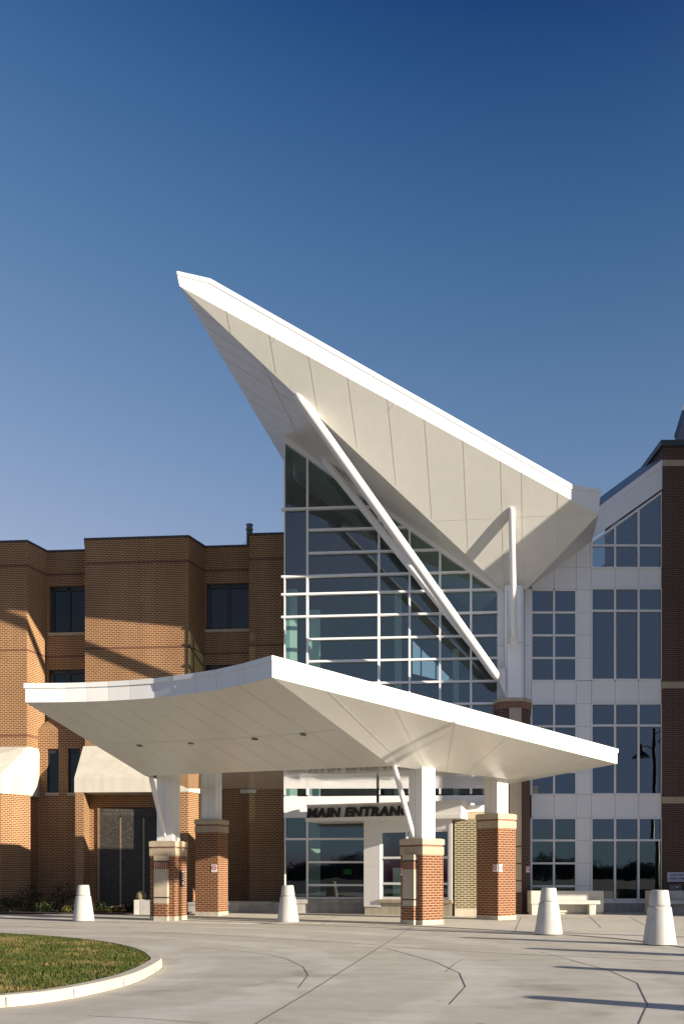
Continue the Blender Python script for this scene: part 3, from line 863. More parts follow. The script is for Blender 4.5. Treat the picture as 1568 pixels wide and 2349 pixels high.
def window(x0, y0, x1, y1, vx, hy, name='window', slope=False, gl=GLASSR):
    m = MB(); w = 4.6
    Y0, dd = 40.90, .14
    vs_ = [x0]+vx+[x1]
    for x in vs_:
        ty = y0 if not slope else sl(x)-2
        rect(m, x-w/2, ty, x+w/2, y1, Y0, dd)
    for y in ([] if slope else [y0])+hy+[y1]:
        for a_, c_ in zip(vs_[:-1], vs_[1:]): rect(m, a_+w/2, y-w/2, c_-w/2, y+w/2, Y0+.004, dd-.008)
    if slope:
        m.slab([at(x0, sl(x0)-2.5, Y0+.003), at(x1, sl(x1)-2.5, Y0+.003), at(x1, sl(x1)+3.5, Y0+.003), at(x0, sl(x0)+3.5, Y0+.003)], (0, dd-.006, 0))
    fr = m.build(name, FRAME, rb)
    m = MB()
    hs = ([None] if slope else [y0])+hy+[y1]
    for a_, c_ in zip(vs_[:-1], vs_[1:]):
        for t, u in zip(hs[:-1], hs[1:]):
            Yg = 40.98+random.uniform(-.004, .004); tw = random.uniform(-.006, .006)
            if t is None: q = [at(a_, u, Yg), at(c_, u, Yg), at(c_, sl(c_), Yg), at(a_, sl(a_), Yg)]
            else: q = [at(a_, u, Yg), at(c_, u, Yg+tw), at(c_, t, Yg+tw), at(a_, t, Yg)]
            m.poly(q)
    m.build('glass', gl, fr, fix=False)
window(1218, 1352.5, 1321, 1561.5, [1270], [1404.5, 1457, 1509])
window(1218, 1613.5, 1321, 1823, [1270], [1666, 1718.5, 1771])
window(1218, 1876.5, 1321, 2067, [1270], [1928, 1980.5, 2033])
window(1356, 1240, 1518, 1302, [1410, 1464], [1250.5], slope=True)
window(1356, 1349, 1518, 1559, [1410, 1464], [1400.5])
window(1356, 1613.5, 1518, 1822, [1410, 1464], [1664])
window(1356, 1876.5, 1518, 2064, [1410, 1464], [1927.5])
# sloping roof band and the metal roof above it
m = MB()
m.slab([at(1345, b0_(1345)-1, 40.85), at(1519, b0_(1519)-1, 40.85), at(1519, b1_(1519), 40.85), at(1345, b1_(1345), 40.85)], (0, .15, 0))
m.slab([at(1345, b1_(1345), 40.81), at(1519, b1_(1519), 40.81), at(1519, b1_(1519)+14, 40.81), at(1345, b1_(1345)+14, 40.81)], (0, .04, 0))
m.build('roof_band', PANEL, rb)
m = MB()
ra = at(1335, b1_(1335), 40.9); rb_ = at(1519, b1_(1519), 40.9); rc = at(1507, 1046, 43.5); rd = at(1335, 1046+(1507-1335)*.733, 43.5)
m.slab([ra, rb_, rc, rd], (0, .02, .05)); m.build('roof', ROOFMET, rb)
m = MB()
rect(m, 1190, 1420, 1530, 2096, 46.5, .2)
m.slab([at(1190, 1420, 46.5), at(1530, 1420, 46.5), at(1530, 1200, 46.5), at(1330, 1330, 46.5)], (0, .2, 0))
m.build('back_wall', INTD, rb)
m = MB()
for y in (1327, 1588, 1850, 2090): rect(m, 1205, y-10, 1522, y+10, 41.2, 5.2)
m.box((fx(1530, 41.3), 41.3, 0), (.1, 0, 0), (0, 5, 0), (0, 0, 17)); m.box((fx(1204, 41.3), 41.3, 0), (.1, 0, 0), (0, 5, 0), (0, 0, 14))
m.build('floor_slab', INTF, rb)

# ------------------------------------------------------------------ brick tower, and an unseen wing shaped to cast shade
tw = thing('brick_tower', 'dark red brick tower with tan bands at the right edge', 'building', (17, 44, 0))
Yt = 40.78
xt = fx(1519.5, Yt)
def tz(y): return at(0, y, Yt).z
segs = [(2110, 1843), (1828, 1578.5), (1563.5, 1068.5), (1054.5, 1024)]
m = MB()
for y0, y1 in segs: m.box((xt, Yt, max(0, tz(y0))), (9, 0, 0), (0, 9, 0), (0, 0, tz(y1)-max(0, tz(y0))))
m.prism([(17.25, 31.5), (40, 31.5), (40, 36), (17.25, 36)], 4.3, 27)  # unseen overhanging block, placed to keep sun off the right front
m.prism([(21.3, 31.55), (39.9, 31.55), (39.9, 35.95), (17.35, 35.95), (17.35, 34.05)], 0, 4.29)  # its cut-back foot lets low sun through to the first bench
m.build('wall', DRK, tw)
for y0, y1 in ((1843, 1828), (1578.5, 1563.5), (1068.5, 1054.5)):
    m = MB(); m.box((xt-.02, Yt-.02, tz(y0)), (9.02, 0, 0), (0, 9.02, 0), (0, 0, tz(y1)-tz(y0))); m.build('band', CAP, tw)
m = MB(); m.box((xt-.12, Yt-.12, tz(1024)), (9.2, 0, 0), (0, 9.2, 0), (0, 0, .24)); m.box((17.15, 31.4, 27), (22.95, 0, 0), (0, 4.7, 0), (0, 0, .25))
m.build('coping', COPING, tw)
m = MB(); q0 = at(1550, 1012, 42.6); q1 = at(1569, 950, 44.5)
ex = V((8, 0, 0)); dz = (q1-q0)
m.slab([q0, q0+dz*2.2, q0+dz*2.2+ex, q0+ex], (.0, .3, .1))
m.slab([q0+V((-.08, -.05, .1)), q0+dz*2.2+V((-.08, -.05, .1)), q0+dz*2.2+V((.12, -.05, .1)), q0+V((.12, -.05, .1))], (0, .1, .16), 1)
m.build('roof', [ROOFMET, GREYMET], tw)

# ------------------------------------------------------------------ old brick building
ob = thing('old_brick_building', 'three storey tan orange brick building with projecting bays and dark windows', 'building', (-10, 44, 0))
ZR = 16.92; ZRr = 16.92
def on(pl, x): p = pl.hit(x, HZ); return (p.x, p.y)
P_L0 = on(BR, -160); P_62 = on(BR, 62); P_108 = on(RC, 108)
P_195r = on(RC, 197); P_195 = on(BR, 195); P_432 = on(BR, 432); P_470 = on(RC, 470); P_570r = on(RC, 572); P_570 = on(BR, 571); P_652 = on(BR, 655)
bk = 52
m = MB()
foot = [P_L0, P_62, P_108, P_195r, P_195, P_432, P_470, P_570r, P_570, P_652, (P_652[0]+.2, bk), (P_L0[0], bk)]
# wall polygons with real window openings in the recesses
def wallrun(a, b_, z0, z1, holes=()):
    """upright wall from a to b; holes = (t0, t1, zlo, zhi) along it"""
    a = V((*a, 0)); b_ = V((*b_, 0))
    zsx = sorted(set([z0, z1]+[h for q in holes for h in q[2:]]))
    def P(t, z): p = lerp(a, b_, t); return V((p.x, p.y, z))
    for za, zb in zip(zsx[:-1], zsx[1:]):
        mid = (za+zb)/2
        cuts = [0]
        for h in sorted(holes):
            if h[2] <= mid <= h[3]: cuts += [h[0], h[1]]
        cuts.append(1)
        for k in range(0, len(cuts), 2):
            if cuts[k+1]-cuts[k] > 1e-5: m.poly([P(cuts[k], za), P(cuts[k+1], za), P(cuts[k+1], zb), P(cuts[k], zb)])
    inn = V(((b_-a).y, -(b_-a).x, 0)).normalized()
    if inn.y < 0: inn = -inn
    for t0, t1, zl, zh in holes:              # reveals
        q = [P(t0, zl), P(t1, zl), P(t1, zh), P(t0, zh)]
        for k in range(4): m.poly([q[k], q[(k+1) % 4], q[(k+1) % 4]+inn*.22, q[k]+inn*.22])
    return a, b_, inn
def tpar(pl, x, a, b_): p = on(pl, x); return (V(p)-V(a)).length/(V(b_)-V(a)).length
def zR(x, y): return RC.hit(x, y).z
wins = []
def wspec(a, b_, x0, x1, y0, y1, xm):
    t0 = tpar(RC, x0, a, b_); t1 = tpar(RC, x1, a, b_); zl = zR(xm, y1); zh = zR(xm, y0)
    return (max(t0, .002), min(t1, .998), zl, zh)
h1 = [wspec(P_108, P_195r, 114, 196, 1344, 1451, 150), wspec(P_108, P_195r, 112, 196, 1535, 1640, 150)]
h2 = [wspec(P_470, P_570r, 473, 570.5, 1338, 1443, 520), wspec(P_470, P_570r, 471, 570.5, 1524, 1632, 520)]
for i in range(len(foot)):
    a, c_ = foot[i], foot[(i+1) % len(foot)]
    hs = h1 if a == P_108 else h2 if a == P_470 else []
    wallrun(a, c_, 0, ZR, hs)
m.build('wall', OLD, ob, fix=False)
def old_window(a, b_, hole, mid):
    a = V((*a, 0)); b_ = V((*b_, 0)); t0, t1, zl, zh = hole
    dr = (b_-a).normalized(); p0 = lerp(a, b_, t0)+NB*.10; W = (b_-a).length*(t1-t0)
    p0.z = zl; Hh = zh-zl
    m = MB(); w = .09
    bars = [(0, .20), (W*.47, W*.47+.17), (W-.03, W)] if mid else [(0, .05), (W-.05, W)]
    for u0, u1 in bars: m.box(p0+dr*u0, dr*(u1-u0), NB*.1, (0, 0, Hh))
    m.box(p0+dr*.01, dr*(W-.02), NB*.09, (0, 0, w)); m.box(p0+dr*.01+V((0, 0, Hh-.20)), dr*(W-.02), NB*.09, (0, 0, .20))
    f = m.build('window', DARKFR, ob)
    m = MB(); q = p0+NB*.06
    m.poly([q, q+dr*W, q+dr*W+V((0, 0, Hh)), q+V((0, 0, Hh))])
    m.build('glass', GLASSD, f, fix=False)
    m = MB(); q = lerp(a, b_, t0)-NB*.05-dr*.06; q.z = zl-.13
    m.box(q, dr*(W+.1), NB*.2, (0, 0, .128)); m.build('sill', CAP, f)
    m = MB(); q = p0+NB*.9-dr*.3; q.z = zl-.3
    m.poly([q, q+dr*(W+.6), q+dr*(W+.6)+V((0, 0, Hh+.6)), q+V((0, 0, Hh+.6))])
    m.build('dark_backing', INTD, f, fix=False)  # flat dark sheet standing behind the window glass
for h in h1: old_window(P_108, P_195r, h, True)
for h in h2: old_window(P_470, P_570r, h, True)
# thin dark courses and coping follow the outline
def follow(z0, z1, g, nm, mt, upto=10):
    m = MB()
    for i in range(upto-1):
        a = V((*foot[i], 0)); c_ = V((*foot[i+1], 0)); d_ = (c_-a).normalized(); nn = V((d_.y, -d_.x, 0))
        e0 = a-d_*g*.3; e1 = c_+d_*g*.3
        m.box(V((e0.x, e0.y, z0))+nn*g, e1-e0, -nn*(g+.02), (0, 0, z1-z0))
    return m.build(nm, mt, ob)
RED = brick_mat('dark_course_brick', (.13, .04, .02), (.16, .05, .026), (.10, .03, .018), (.26, .17, .11), w=.215, h=.083)
for z in (15.82, 11.95, 8.02):
    follow(z-.05, z+.05, .008, 'brick_course', RED)
m = MB()
for i in range(9):
    a = V((*foot[i], 0)); c_ = V((*foot[i+1], 0)); d_ = (c_-a).normalized(); nn = V((d_.y, -d_.x, 0))
    m.box(V((a.x, a.y, ZR))+nn*.05-d_*.02, (c_-a)+d_*.04, -nn*.4, (0, 0, .07))
m.build('coping', COPING, ob)
m = MB(); m.poly([(*p, ZR-.3) for p in foot]); m.build('roof', GREYMET, ob, fix=False)
# flue
fp = at(572, 1265, 46)
m = MB(); m.lathe((fp.x, 46, 16.4), [(.145, 0), (.145, 1.75), (.18, 1.77), (.18, 1.82), (.145, 1.84), (.145, 1.96), (.17, 1.98), (.17, 2.04), (.05, 2.08)], 20)
for dx in (-1.1, .45): m.tube((fp.x, 46, 17.75), (fp.x+dx*1.3, 46.3, 16.6), .008, None, 6)
m.build('flue', GREYMET, ob)

# lower projections with their cream hoods
YL = 42.4
def lowpt(x, Y): return (fx(x, Y), Y)
zh0 = at(0, 1818, YL).z; zh1 = at(0, 1785, YL).z
A0 = lowpt(172.5, YL); A1 = lowpt(431, YL-.35)
ztop = BR.hit(240, 1711).z
m = MB()
# left pier, lintel wall and right jamb around the memorial opening
yb = 43.55
m.prism([A0, lowpt(192, YL-.03), lowpt(205, yb), lowpt(226, yb), lowpt(226, yb+.4), (A0[0], yb+.4)], 0, zh0+.02)
m.prism([lowpt(404, YL-.33), A1, (A1[0]+.55, 43.5), (A1[0]+.55, 44.2), lowpt(404, 44.2)], 0, zh0+.02)
zlin = at(0, 1853, yb).z
m.box((fx(226, yb), yb-.02, zlin), (fx(405, yb)-fx(226, yb), 0, 0), (0, .3, 0), (0, 0, zh0-zlin))
m.build('memorial_porch', OLD, ob)
def hood(fr, up, zt, zm, zb, nm='hood'):
    """fr: outline at the front (list of xy), up: outline against the wall"""
    m = MB()
    for i in range(len(fr)-1):
        m.poly([(*fr[i], zb), (*fr[i+1], zb), (*fr[i+1], zm), (*fr[i], zm)])
        m.poly([(*fr[i], zm), (*fr[i+1], zm), (*up[i+1], zt), (*up[i], zt)])
    m.poly([(*p, zb) for p in fr]+[(*p, zb) for p in reversed(up)])
    m.poly([(*fr[0], zb), (*fr[0], zm), (*up[0], zt), (*up[0], zb)])
    m.poly([(*fr[-1], zb), (*fr[-1], zm), (*up[-1], zt), (*up[-1], zb)])
    return m.build(nm, HOOD, ob)
u0 = on(BR, 191.6); u1 = on(BR, 432)
hood([(A0[0]-.03, YL-.04), (A1[0]+.05, YL-.40), (A1[0]+.60, 43.4)], [(u0[0], u0[1]-.02), (u1[0], u1[1]-.02), (P_470[0], P_470[1])], ztop, zh1, zh0)
# left bay hood and wall
B0 = lowpt(-170, 42.1); B1 = lowpt(2, 42.4); B2 = lowpt(86, 44.55)
zb0 = at(0, 1820, 42.4).z; zm0 = at(0, 1775, 42.4).z; zt0 = BR.hit(30, 1713).z
m = MB(); m.prism([B0, B1, lowpt(70, 43.6), lowpt(70, 45.3), (B0[0], 46)], 0, zb0+.02); m.build('bay_wall', OLD, ob)
v1 = (P_62[0]+.02, P_62[1]); v2 = on(RC, 92)
hood([(B0[0], B0[1]-.05), (B1[0]+.02, B1[1]-.06), lowpt(85, 44.2)], [(P_L0[0], P_L0[1]-.02), (v1[0], v1[1]-.02), (P_62[0]+(P_108[0]-P_62[0])*.62+.03, P_62[1]+(P_108[1]-P_62[1])*.62-.01)], zt0, zm0, zb0)
# little block with sloping brick top between the bays
Yk = 44.75
zk = at(0, 1673, Yk).z; K0 = lowpt(85.7, Yk); K1 = lowpt(196, Yk-.02)
m = MB()
wa = [(.0, 0)]
def kx(x): return (fx(x, Yk)-K0[0])/(K1[0]-K0[0])
hk = [(kx(108), kx(134.5), at(0, 1818.5, Yk).z, at(0, 1718, Yk).z), (kx(156.5), kx(183), at(0, 1818.5, Yk).z, at(0, 1716, Yk).z)]
wallrun(K0, K1, 0, zk, hk)
zk2 = zk+.72
r0 = (K0[0]+.55, RC.hit(120, HZ).y); r1 = (K1[0], RC.hit(190, HZ).y)
m.poly([(*K0, zk), (*K1, zk), (r1[0], r1[1], zk2), (r0[0], r0[1], zk2)])
m.poly([(*K0, zk), (r0[0], r0[1], zk2), (K0[0], r0[1]+.3, zk)])
m.poly([(*K0, 0), (K0[0], r0[1]+.3, 0), (K0[0], r0[1]+.3, zk), (*K0, zk)])
m.build('stair_block', OLD, ob, fix=False)
for h in hk: old_window(K0, K1, h, False)
# small high vent on the pier by the glass
m = MB(); p = BR.hit(557, 1815); m.box((p.x, p.y-.9, p.z), (.66, 0, 0), (0, .1, 0), (0, 0, .2)); m.build('vent', DARKMET, ob)
m = MB(); m.box((p.x-.02, p.y-.95, p.z-.16), (.70, 0, 0), (0, .15, 0), (0, 0, .155)); m.build('sill', CAP, ob)
# low concrete ledge in front of the pier
m = MB(); a = V((*lowpt(431, 40.4), 0)); b_ = V((*lowpt(645, 39.95), 0))
m.box(a, b_-a, NB*2.4, (0, 0, .36)); m.box(a-NB*.05+V((0, 0, .36)), b_-a, NB*2.45, (0, 0, .1)); m.build('ledge', PLINTH, ob)

# memorial
mm = thing('memorial_panel', 'dark granite memorial panel with engraved dedication under the cream hood', 'memorial', (fx(300, 44), 44, .2))
Ym = 43.45
m = MB()
zmt = at(0, 1853.5, Ym).z
m.box((fx(229, Ym), Ym, .15), (fx(403, Ym)-fx(229, Ym), 0, 0), (0, .06, 0), (0, 0, zmt-.15)); m.build('slab', GRAN, mm)
m = MB()
z1_ = at(0, 1876, Ym).z
for x in (276.5, 329.5, 380): m.box((fx(x-1.6, Ym), Ym-.015, .2), (.063, 0, 0), (0, .02, 0), (0, 0, z1_-.2))
for x in (224, 402): m.box((fx(x, Ym), Ym-.03, .1), (.09, 0, 0), (0, .1, 0), (0, 0, zmt-.1))
m.build('metal_trim', BRASS, mm)
text('WITH GRATEFUL APPRECIATION FOR', .185, .004, LETGREY, 'lettering', mm, at(237.5, 1862.3, Ym-.006), (1, 0, 0), (0, 0, 1), bold=.004, width=2.92)
text('THEIR COMMITMENT TO EXCELLENCE', .185, .004, LETGREY, 'lettering', mm, at(234, 1870.6, Ym-.006), (1, 0, 0), (0, 0, 1), bold=.004, width=3.0)

# ------------------------------------------------------------------ entrance vestibule
ve = thing('entrance_vestibule', 'white entrance vestibule with a lettered sign box and olive brick side wall', 'entrance', (3, 38, 0))
W0 = V((*lowpt(834, 38.45), 0)); W1 = V((*lowpt(1036, 36.95), 0))
ud = (W1-W0).normalized(); un = V((ud.y, -ud.x, 0)); 
if un.y > 0: un = -un
WW = (W1-W0).length
WP = Plane(W0, un)
def wz(x, y): return WP.hit(x, y).z
def wu(x): return (WP.hit(x, 1950)-W0).dot(ud)
zsill = wz(871, 2063); zhead = wz(900, 1905); zc0 = wz(900, 1886)
m = MB()
def wbox(u0, u1, z0, z1, d0=0, d1=.3, mi=0): m.box(W0+ud*u0+un*d0+V((0, 0, z0)), ud*(u1-u0), -un*(d1+d0), (0, 0, z1-z0), mi)
wbox(0, wu(871), wz(834, 2080), 4.0, 0, .5)
wbox(wu(871), WW-.12, zhead, 4.0, -.02, .3); wbox(WW-.12, WW, zsill, 4.0, 0, .3)
for y in (1988, 1940): m.strip(W0+V((0, 0, wz(834, y)))+ud*.01, W0+ud*wu(870)+V((0, 0, wz(834, y))), un, .01, .003, 1)
m.build('wall', [WHITE, JOINT], ve)
# left return back to the glass front
m = MB(); bkp = W0-un*2.4
m.box(W0+ud*.02-un*.5+V((0, 0, wz(834, 2080))), ud*.2, -un*1.6, (0, 0, 3.4)); m.build('side_wall', WHITE, ve)
m = MB()
u0 = wu(871); u1 = WW-.12
for u in (u0, wu(929), wu(975), u1-.07): wbox(u, u+.075, zsill, zhead, -.05, .15)
for y in (1968, 2027): 
    z = wz(871, y); wbox(u0, u1, z-.045, z+.045, -.055, .14)
wbox(u0, u1, zsill, zsill+.10, -.045, .15); wbox(u0, u1, zhead-.08, zhead, -.045, .15)
wf = m.build('window', FRAME, ve)
m = MB(); q0 = W0+ud*u0-un*.1; q1 = W0+ud*u1-un*.1
m.poly([q0+V((0, 0, zsill)), q1+V((0, 0, zsill)), q1+V((0, 0, zhead)), q0+V((0, 0, zhead))]); m.build('glass', GLASS, wf, fix=False)
m = MB(); wbox(wu(871)-.02, WW+.02, zsill-.13, zsill, .06, .3); m.build('sill', CAP, wf)
m = MB(); wbox(.03, WW-.02, 0.02, wz(834, 2080), -.03, .4); wbox(wu(871), WW-.02, wz(834, 2080), zsill-.13, -.03, .3); m.build('base', BASEC, ve)
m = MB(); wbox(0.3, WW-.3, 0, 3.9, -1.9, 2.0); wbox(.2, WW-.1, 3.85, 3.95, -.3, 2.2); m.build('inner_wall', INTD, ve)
m = MB(); p = W0+ud*wu(886)-un*.7; m.prism([(p.x, p.y), (p.x+.45, p.y-.12), (p.x+.52, p.y+.2), (p.x+.05, p.y+.3)], 0, 1.9); m.build('inner_post', INTW, ve)
# olive brick wall facing the drive
Yo = 36.95
zo1 = at(0, 1878.5, Yo).z; zob = at(0, 2085, Yo).z
xo0, xo1 = W1.x+.10, 6.25
m = MB(); m.box((xo0, Yo, zob), (xo1-xo0, 0, 0), (0, 2.4, 0), (0, 0, zo1-zob)); m.build('brick_wall', OLV, ve)
m = MB(); m.box((xo0+.01, Yo-.02, .02), (xo1-xo0, 0, 0), (0, 2.4, 0), (0, 0, zob-.02)); m.build('wall_base', BASEC, ve)
zo2 = at(0, 1862, Yo).z; zo3 = at(0, 1847, Yo).z
m = MB(); m.box((xo0+.2, Yo-.015, zo1), (xo1-xo0-.2, 0, 0), (0, 2.4, 0), (0, 0, zo2-zo1)); m.build('soldier_band', TSO, ve)
m = MB(); m.box((xo0+.2, Yo-.05, zo2), (xo1-xo0-.2, 0, 0), (0, 2.5, 0), (0, 0, zo3-zo2)); m.build('coping', WHITE, ve)
# sign box over the doors
S0 = V((*lowpt(704, 38.5), 0)); S1_ = V((*lowpt(1057, 36.15), 0))
sd = (S1_-S0).normalized(); sn = V((sd.y, -sd.x, 0)); sn = sn if sn.y < 0 else -sn
SW = (S1_-S0).length
zA, zB = 3.77, 4.43
m = MB()
m.box(S0+V((0, 0, zA+.12)), sd*SW, -sn*1.9, (0, 0, zB-zA-.20)); m.box(S0+sn*.05+V((0, 0, zB-.08)), sd*(SW+.04), -sn*1.98, (0, 0, .08))
m.build('sign_box', GREYFACE, ve)
m = MB(); m.box(S0+sn*.16+V((0, 0, zA-.02)), sd*(SW+.02), -sn*2.05, (0, 0, .14)); 
m.box(S0+sd*(SW*.62)+sn*.02+V((0, 0, zA+.12)), sd*(SW*.38+.01), -sn*1.0, (0, 0, zB-zA-.215))
m.build('ledge', WHITE, ve)
text('MAIN ENTRANCE', .52, .05, BLACK, 'lettering', ve, S0+sd*.03+sn*.10+V((0, 0, zA+.135)), sd, (0, 0, 1), shear=.18, bold=.017, width=(at(962, 1860, 36.9)-S0).dot(sd), space=1.08)
# dark drain pipe up to the canopy
dp = thing('drain_pipe', 'slim dark pipe running from the canopy underside to the sign box', 'pipe', (fx(866, 38.2), 38.2, 4.4))
m = MB(); m.tube((fx(866, 38.2), 38.2, 4.42), (fx(866, 38.2), 38.2, 5.3), .055, None, 16); m.build('pipe', DARKMET, dp)
m = MB(); m.lathe((fx(866, 38.2), 38.2, 4.95), [(.05, 0), (.13, .22), (.13, .42)], 18); m.build('rain_head', DARKMET, dp)

# ------------------------------------------------------------------ bollards
def bollard(name='bollard'):
    t = thing(name, 'x', 'bollard', (0, 0, 0), 'white concrete bollards along the kerb')
    m = MB(); m.lathe((0, 0, 0), [(.37, 0), (.372, .015), (.318, .40), (.265, .80), (.256, .845), (.238, .862), (.232, .868)], 48); m.build('body', BOLL, t)
    m = MB(); m.lathe((0, 0, 0), [(.222, .868), (.222, .886), (.236, .893), (.234, .92), (.196, 1.215), (.185, 1.235), (.16, 1.243)], 48); m.build('cap', BOLL, t)
    return t
B0_ = bollard()
spots = [((186, 2114.5), 'white bollard far left, in front of the shaded brick wall', 1.0), ((659, 2117.5), 'white bollard alone between the two front canopy piers', 1.0),
         ((1263, 2146), 'white bollard in front of the first bench', 1.0), ((1522, 2170), 'white bollard nearest the camera at the right edge', 1.0)]
for i, (q, lab, s) in enumerate(spots):
    o = B0_ if i == 0 else copy_tree(B0_)
    p = gpt(*q); o.location = (p.x, p.y+.3, .02); o['label'] = lab; o.rotation_euler = ((.004, -.007, .006, -.004)[i], (-.006, .004, -.003, .005)[i], i*1.3)
    o['_o'] = [0, 0, 0]
for i, p in enumerate(((8.25, 18.35), (7.95, 14.1), (6.65, 9.95))):
    o = copy_tree(B0_); o.location = (*p, .02); o['label'] = ('white bollard beyond the right edge throwing the upper long shadow', 'white bollard beyond the right edge throwing the middle long shadow', 'white bollard beyond the right edge throwing the lowest long shadow')[i]
    o.rotation_euler.z = i*.7+.4

# ------------------------------------------------------------------ benches
def bench():
    t = thing('concrete_bench', 'x', 'bench', (0, 0, 0), 'pale concrete benches along the wing')
    m = MB(); m.box((0, .45, .08), (3.05, 0, 0), (0, .22, 0), (0, 0, .87)); m.box((.04, .5, 0), (2.97, 0, 0), (0, .16, 0), (0, 0, .08)); m.build('backrest', BASEW, t, bevel=.012)
    m = MB(); m.box((.05, -.10, .42), (2.72, 0, 0), (0, .56, 0), (0, 0, .15)); m.build('seat', BASEW, t, bevel=.012)
    m = MB(); m.box((0, -.16, .44), (.60, 0, 0), (0, .62, 0), (0, 0, .52)); m.box((.04, -.1, 0), (.52, 0, 0), (0, .54, 0), (0, 0, .44)); m.build('end_block', BASEW, t, bevel=.012)
    m = MB(); m.loft([[V((2.36, -.02, 0)), V((2.60, -.02, 0)), V((2.60, .36, 0)), V((2.36, .36, 0))], [V((2.34, -.05, .42)), V((2.62, -.05, .42)), V((2.62, .40, .42)), V((2.34, .40, .42))]]); m.build('leg', BASEW, t, bevel=.008)
    return t
BASEW = plain('pale_precast', (.58, .56, .50), .85, .06, 3, bmp=.2, grime=.1)
be = bench(); be.location = (fx(1213, 38.6), 38.35, .022); be['label'] = 'sunlit pale concrete bench beside the right brick piers'
b2 = copy_tree(be); b2.location = (fx(1489, 38.6), 38.5, .022); b2['label'] = 'shaded concrete bench behind the right edge bollard'

# ------------------------------------------------------------------ small fittings
def wall_sign(origin, ux, w, h, label, red=True):
    ux = V(ux).normalized(); nn = V((ux.y, -ux.x, 0)); nn = nn if nn.y < 0 else -nn
    t = thing('no_smoking_sign', label, 'sign', tuple(origin), 'no smoking signs')
    m = MB(); m.box(V(origin)+nn*.014, ux*w, -nn*.012, (0, 0, h)); m.build('plate', SIGNW, t)
    m = MB(); c_ = V(origin)+ux*w*.5+V((0, 0, h*.58))+nn*.016
    ro, ri = h*.34, h*.24
    k = 20
    A = [c_+ux*ro*math.cos(i*6.2832/k)+V((0, 0, ro*math.sin(i*6.2832/k))) for i in range(k)]
    B = [c_+ux*ri*math.cos(i*6.2832/k)+V((0, 0, ri*math.sin(i*6.2832/k))) for i in range(k)]
    for i in range(k): m.slab([A[i], A[(i+1) % k], B[(i+1) % k], B[i]], nn*.004)
    d1 = (ux+V((0, 0, -1))).normalized(); m.strip(c_-d1*ri, c_+d1*ri, nn, h*.09, .004)
    m.build('red_ring', INKR, t)
    return t
def on_pier(P, face, d, z):
    C, tL, tR, nL, nR = P[1:6]
    return (C+tL*d+nL*.003, -tL) if face == 'L' else (C+tR*d+nR*.003, tR)
p, u = on_pier(PBL, 'L', .28, 0); wall_sign((p.x, p.y, 1.72), u, .24, .30, 'small no smoking sign low on the tall pier behind the call box pier')
p, u = on_pier(PBR, 'L', .22, 0); wall_sign((p.x, p.y, 1.72), u, .20, .26, 'shaded no smoking sign at the corner of the tall red pier')
p, u = on_pier(PBR, 'R', .02, 0); wall_sign((p.x, p.y, 1.72), u, .20, .26, 'sunlit no smoking sign at the corner of the tall red pier')
p, u = on_pier(PFR, 'L', .96, 0); wall_sign((p.x, p.y, 1.60), u, .12, .24, 'no smoking sign beside the shaded tan pilaster')
wall_sign((fx(1205.5, 39.28), 39.3, 1.72), (1, .15, 0), .17, .24, 'no smoking sign on the dark brick beside the panelled wing window')
# call box
C, tL, tR, nL, nR = PFL[1:6]
p = C+tR*.36+nR*.002
cb = thing('call_box', 'small dark call box with white label on the front left pier', 'call box', (p.x, p.y, 1.2))
m = MB(); m.box(p+V((0, 0, 1.20)), tR*.26, nR*.07, (0, 0, .55)); m.build('case', DARKMET, cb, bevel=.008)
m = MB(); m.box(p+tR*.03+nR*.068+V((0, 0, 1.70)), tR*.2, nR*.006, (0, 0, .04))
for k in range(4): m.box(p+tR*.06+nR*.068+V((0, 0, 1.44+k*.06)), tR*.14, nR*.006, (0, 0, .02))
m.box(p+tR*.10+nR*.068+V((0, 0, 1.25)), tR*.05, nR*.02, (0, 0, .14)); m.build('keypad', SIGNW, cb)
# name board on the tower
nb = thing('wall_board', 'pale blue wall board with two lines of lettering on the tower', 'sign', (fx(1552, Yt), Yt, 1.6))
p0 = at(1530, 2023, Yt-.03); p1 = at(1530, 2001, Yt-.03)
m = MB(); m.box((p0.x, Yt-.03, p0.z), (1.25, 0, 0), (0, .028, 0), (0, 0, p1.z-p0.z)); m.build('plate', SIGNB, nb)
text('PATIENT CARE TOWER', .115, .002, INKB, 'lettering', nb, at(1537, 2009.3, Yt-.034), (1, 0, 0), (0, 0, 1), bold=.003, width=.78)
text("PEOPLE'S COMMITMENT", .115, .002, INKB, 'lettering', nb, at(1535, 2017.5, Yt-.034), (1, 0, 0), (0, 0, 1), bold=.003, width=1.0)
ab = thing('wall_receptacle', 'small grey metal wall box with bright round caps under the blue board', 'fixture', (fx(1548, Yt), Yt, 1.1))
m = MB(); q = at(1536, 2046, Yt-.16); m.box((q.x, Yt-.16, q.z), (.50, 0, 0), (0, .16, 0), (0, 0, .30)); m.build('case', GREYMET, ab, bevel=.02)
m = MB()
for x, y, r in ((1553, 2036, .07), (1558, 2030, .04)):
    c_ = at(x, y, Yt-.17); n_ = 16
    m.loft([[c_+V((r*k2*math.cos(i*6.2832/n_), -o_, r*k2*math.sin(i*6.2832/n_))) for i in range(n_)] for k2, o_ in ((1, -.02), (1, .02), (.6, .05), (.05, .06))], 0, True, True, True)
m.build('round_cap', CHROME, ab)
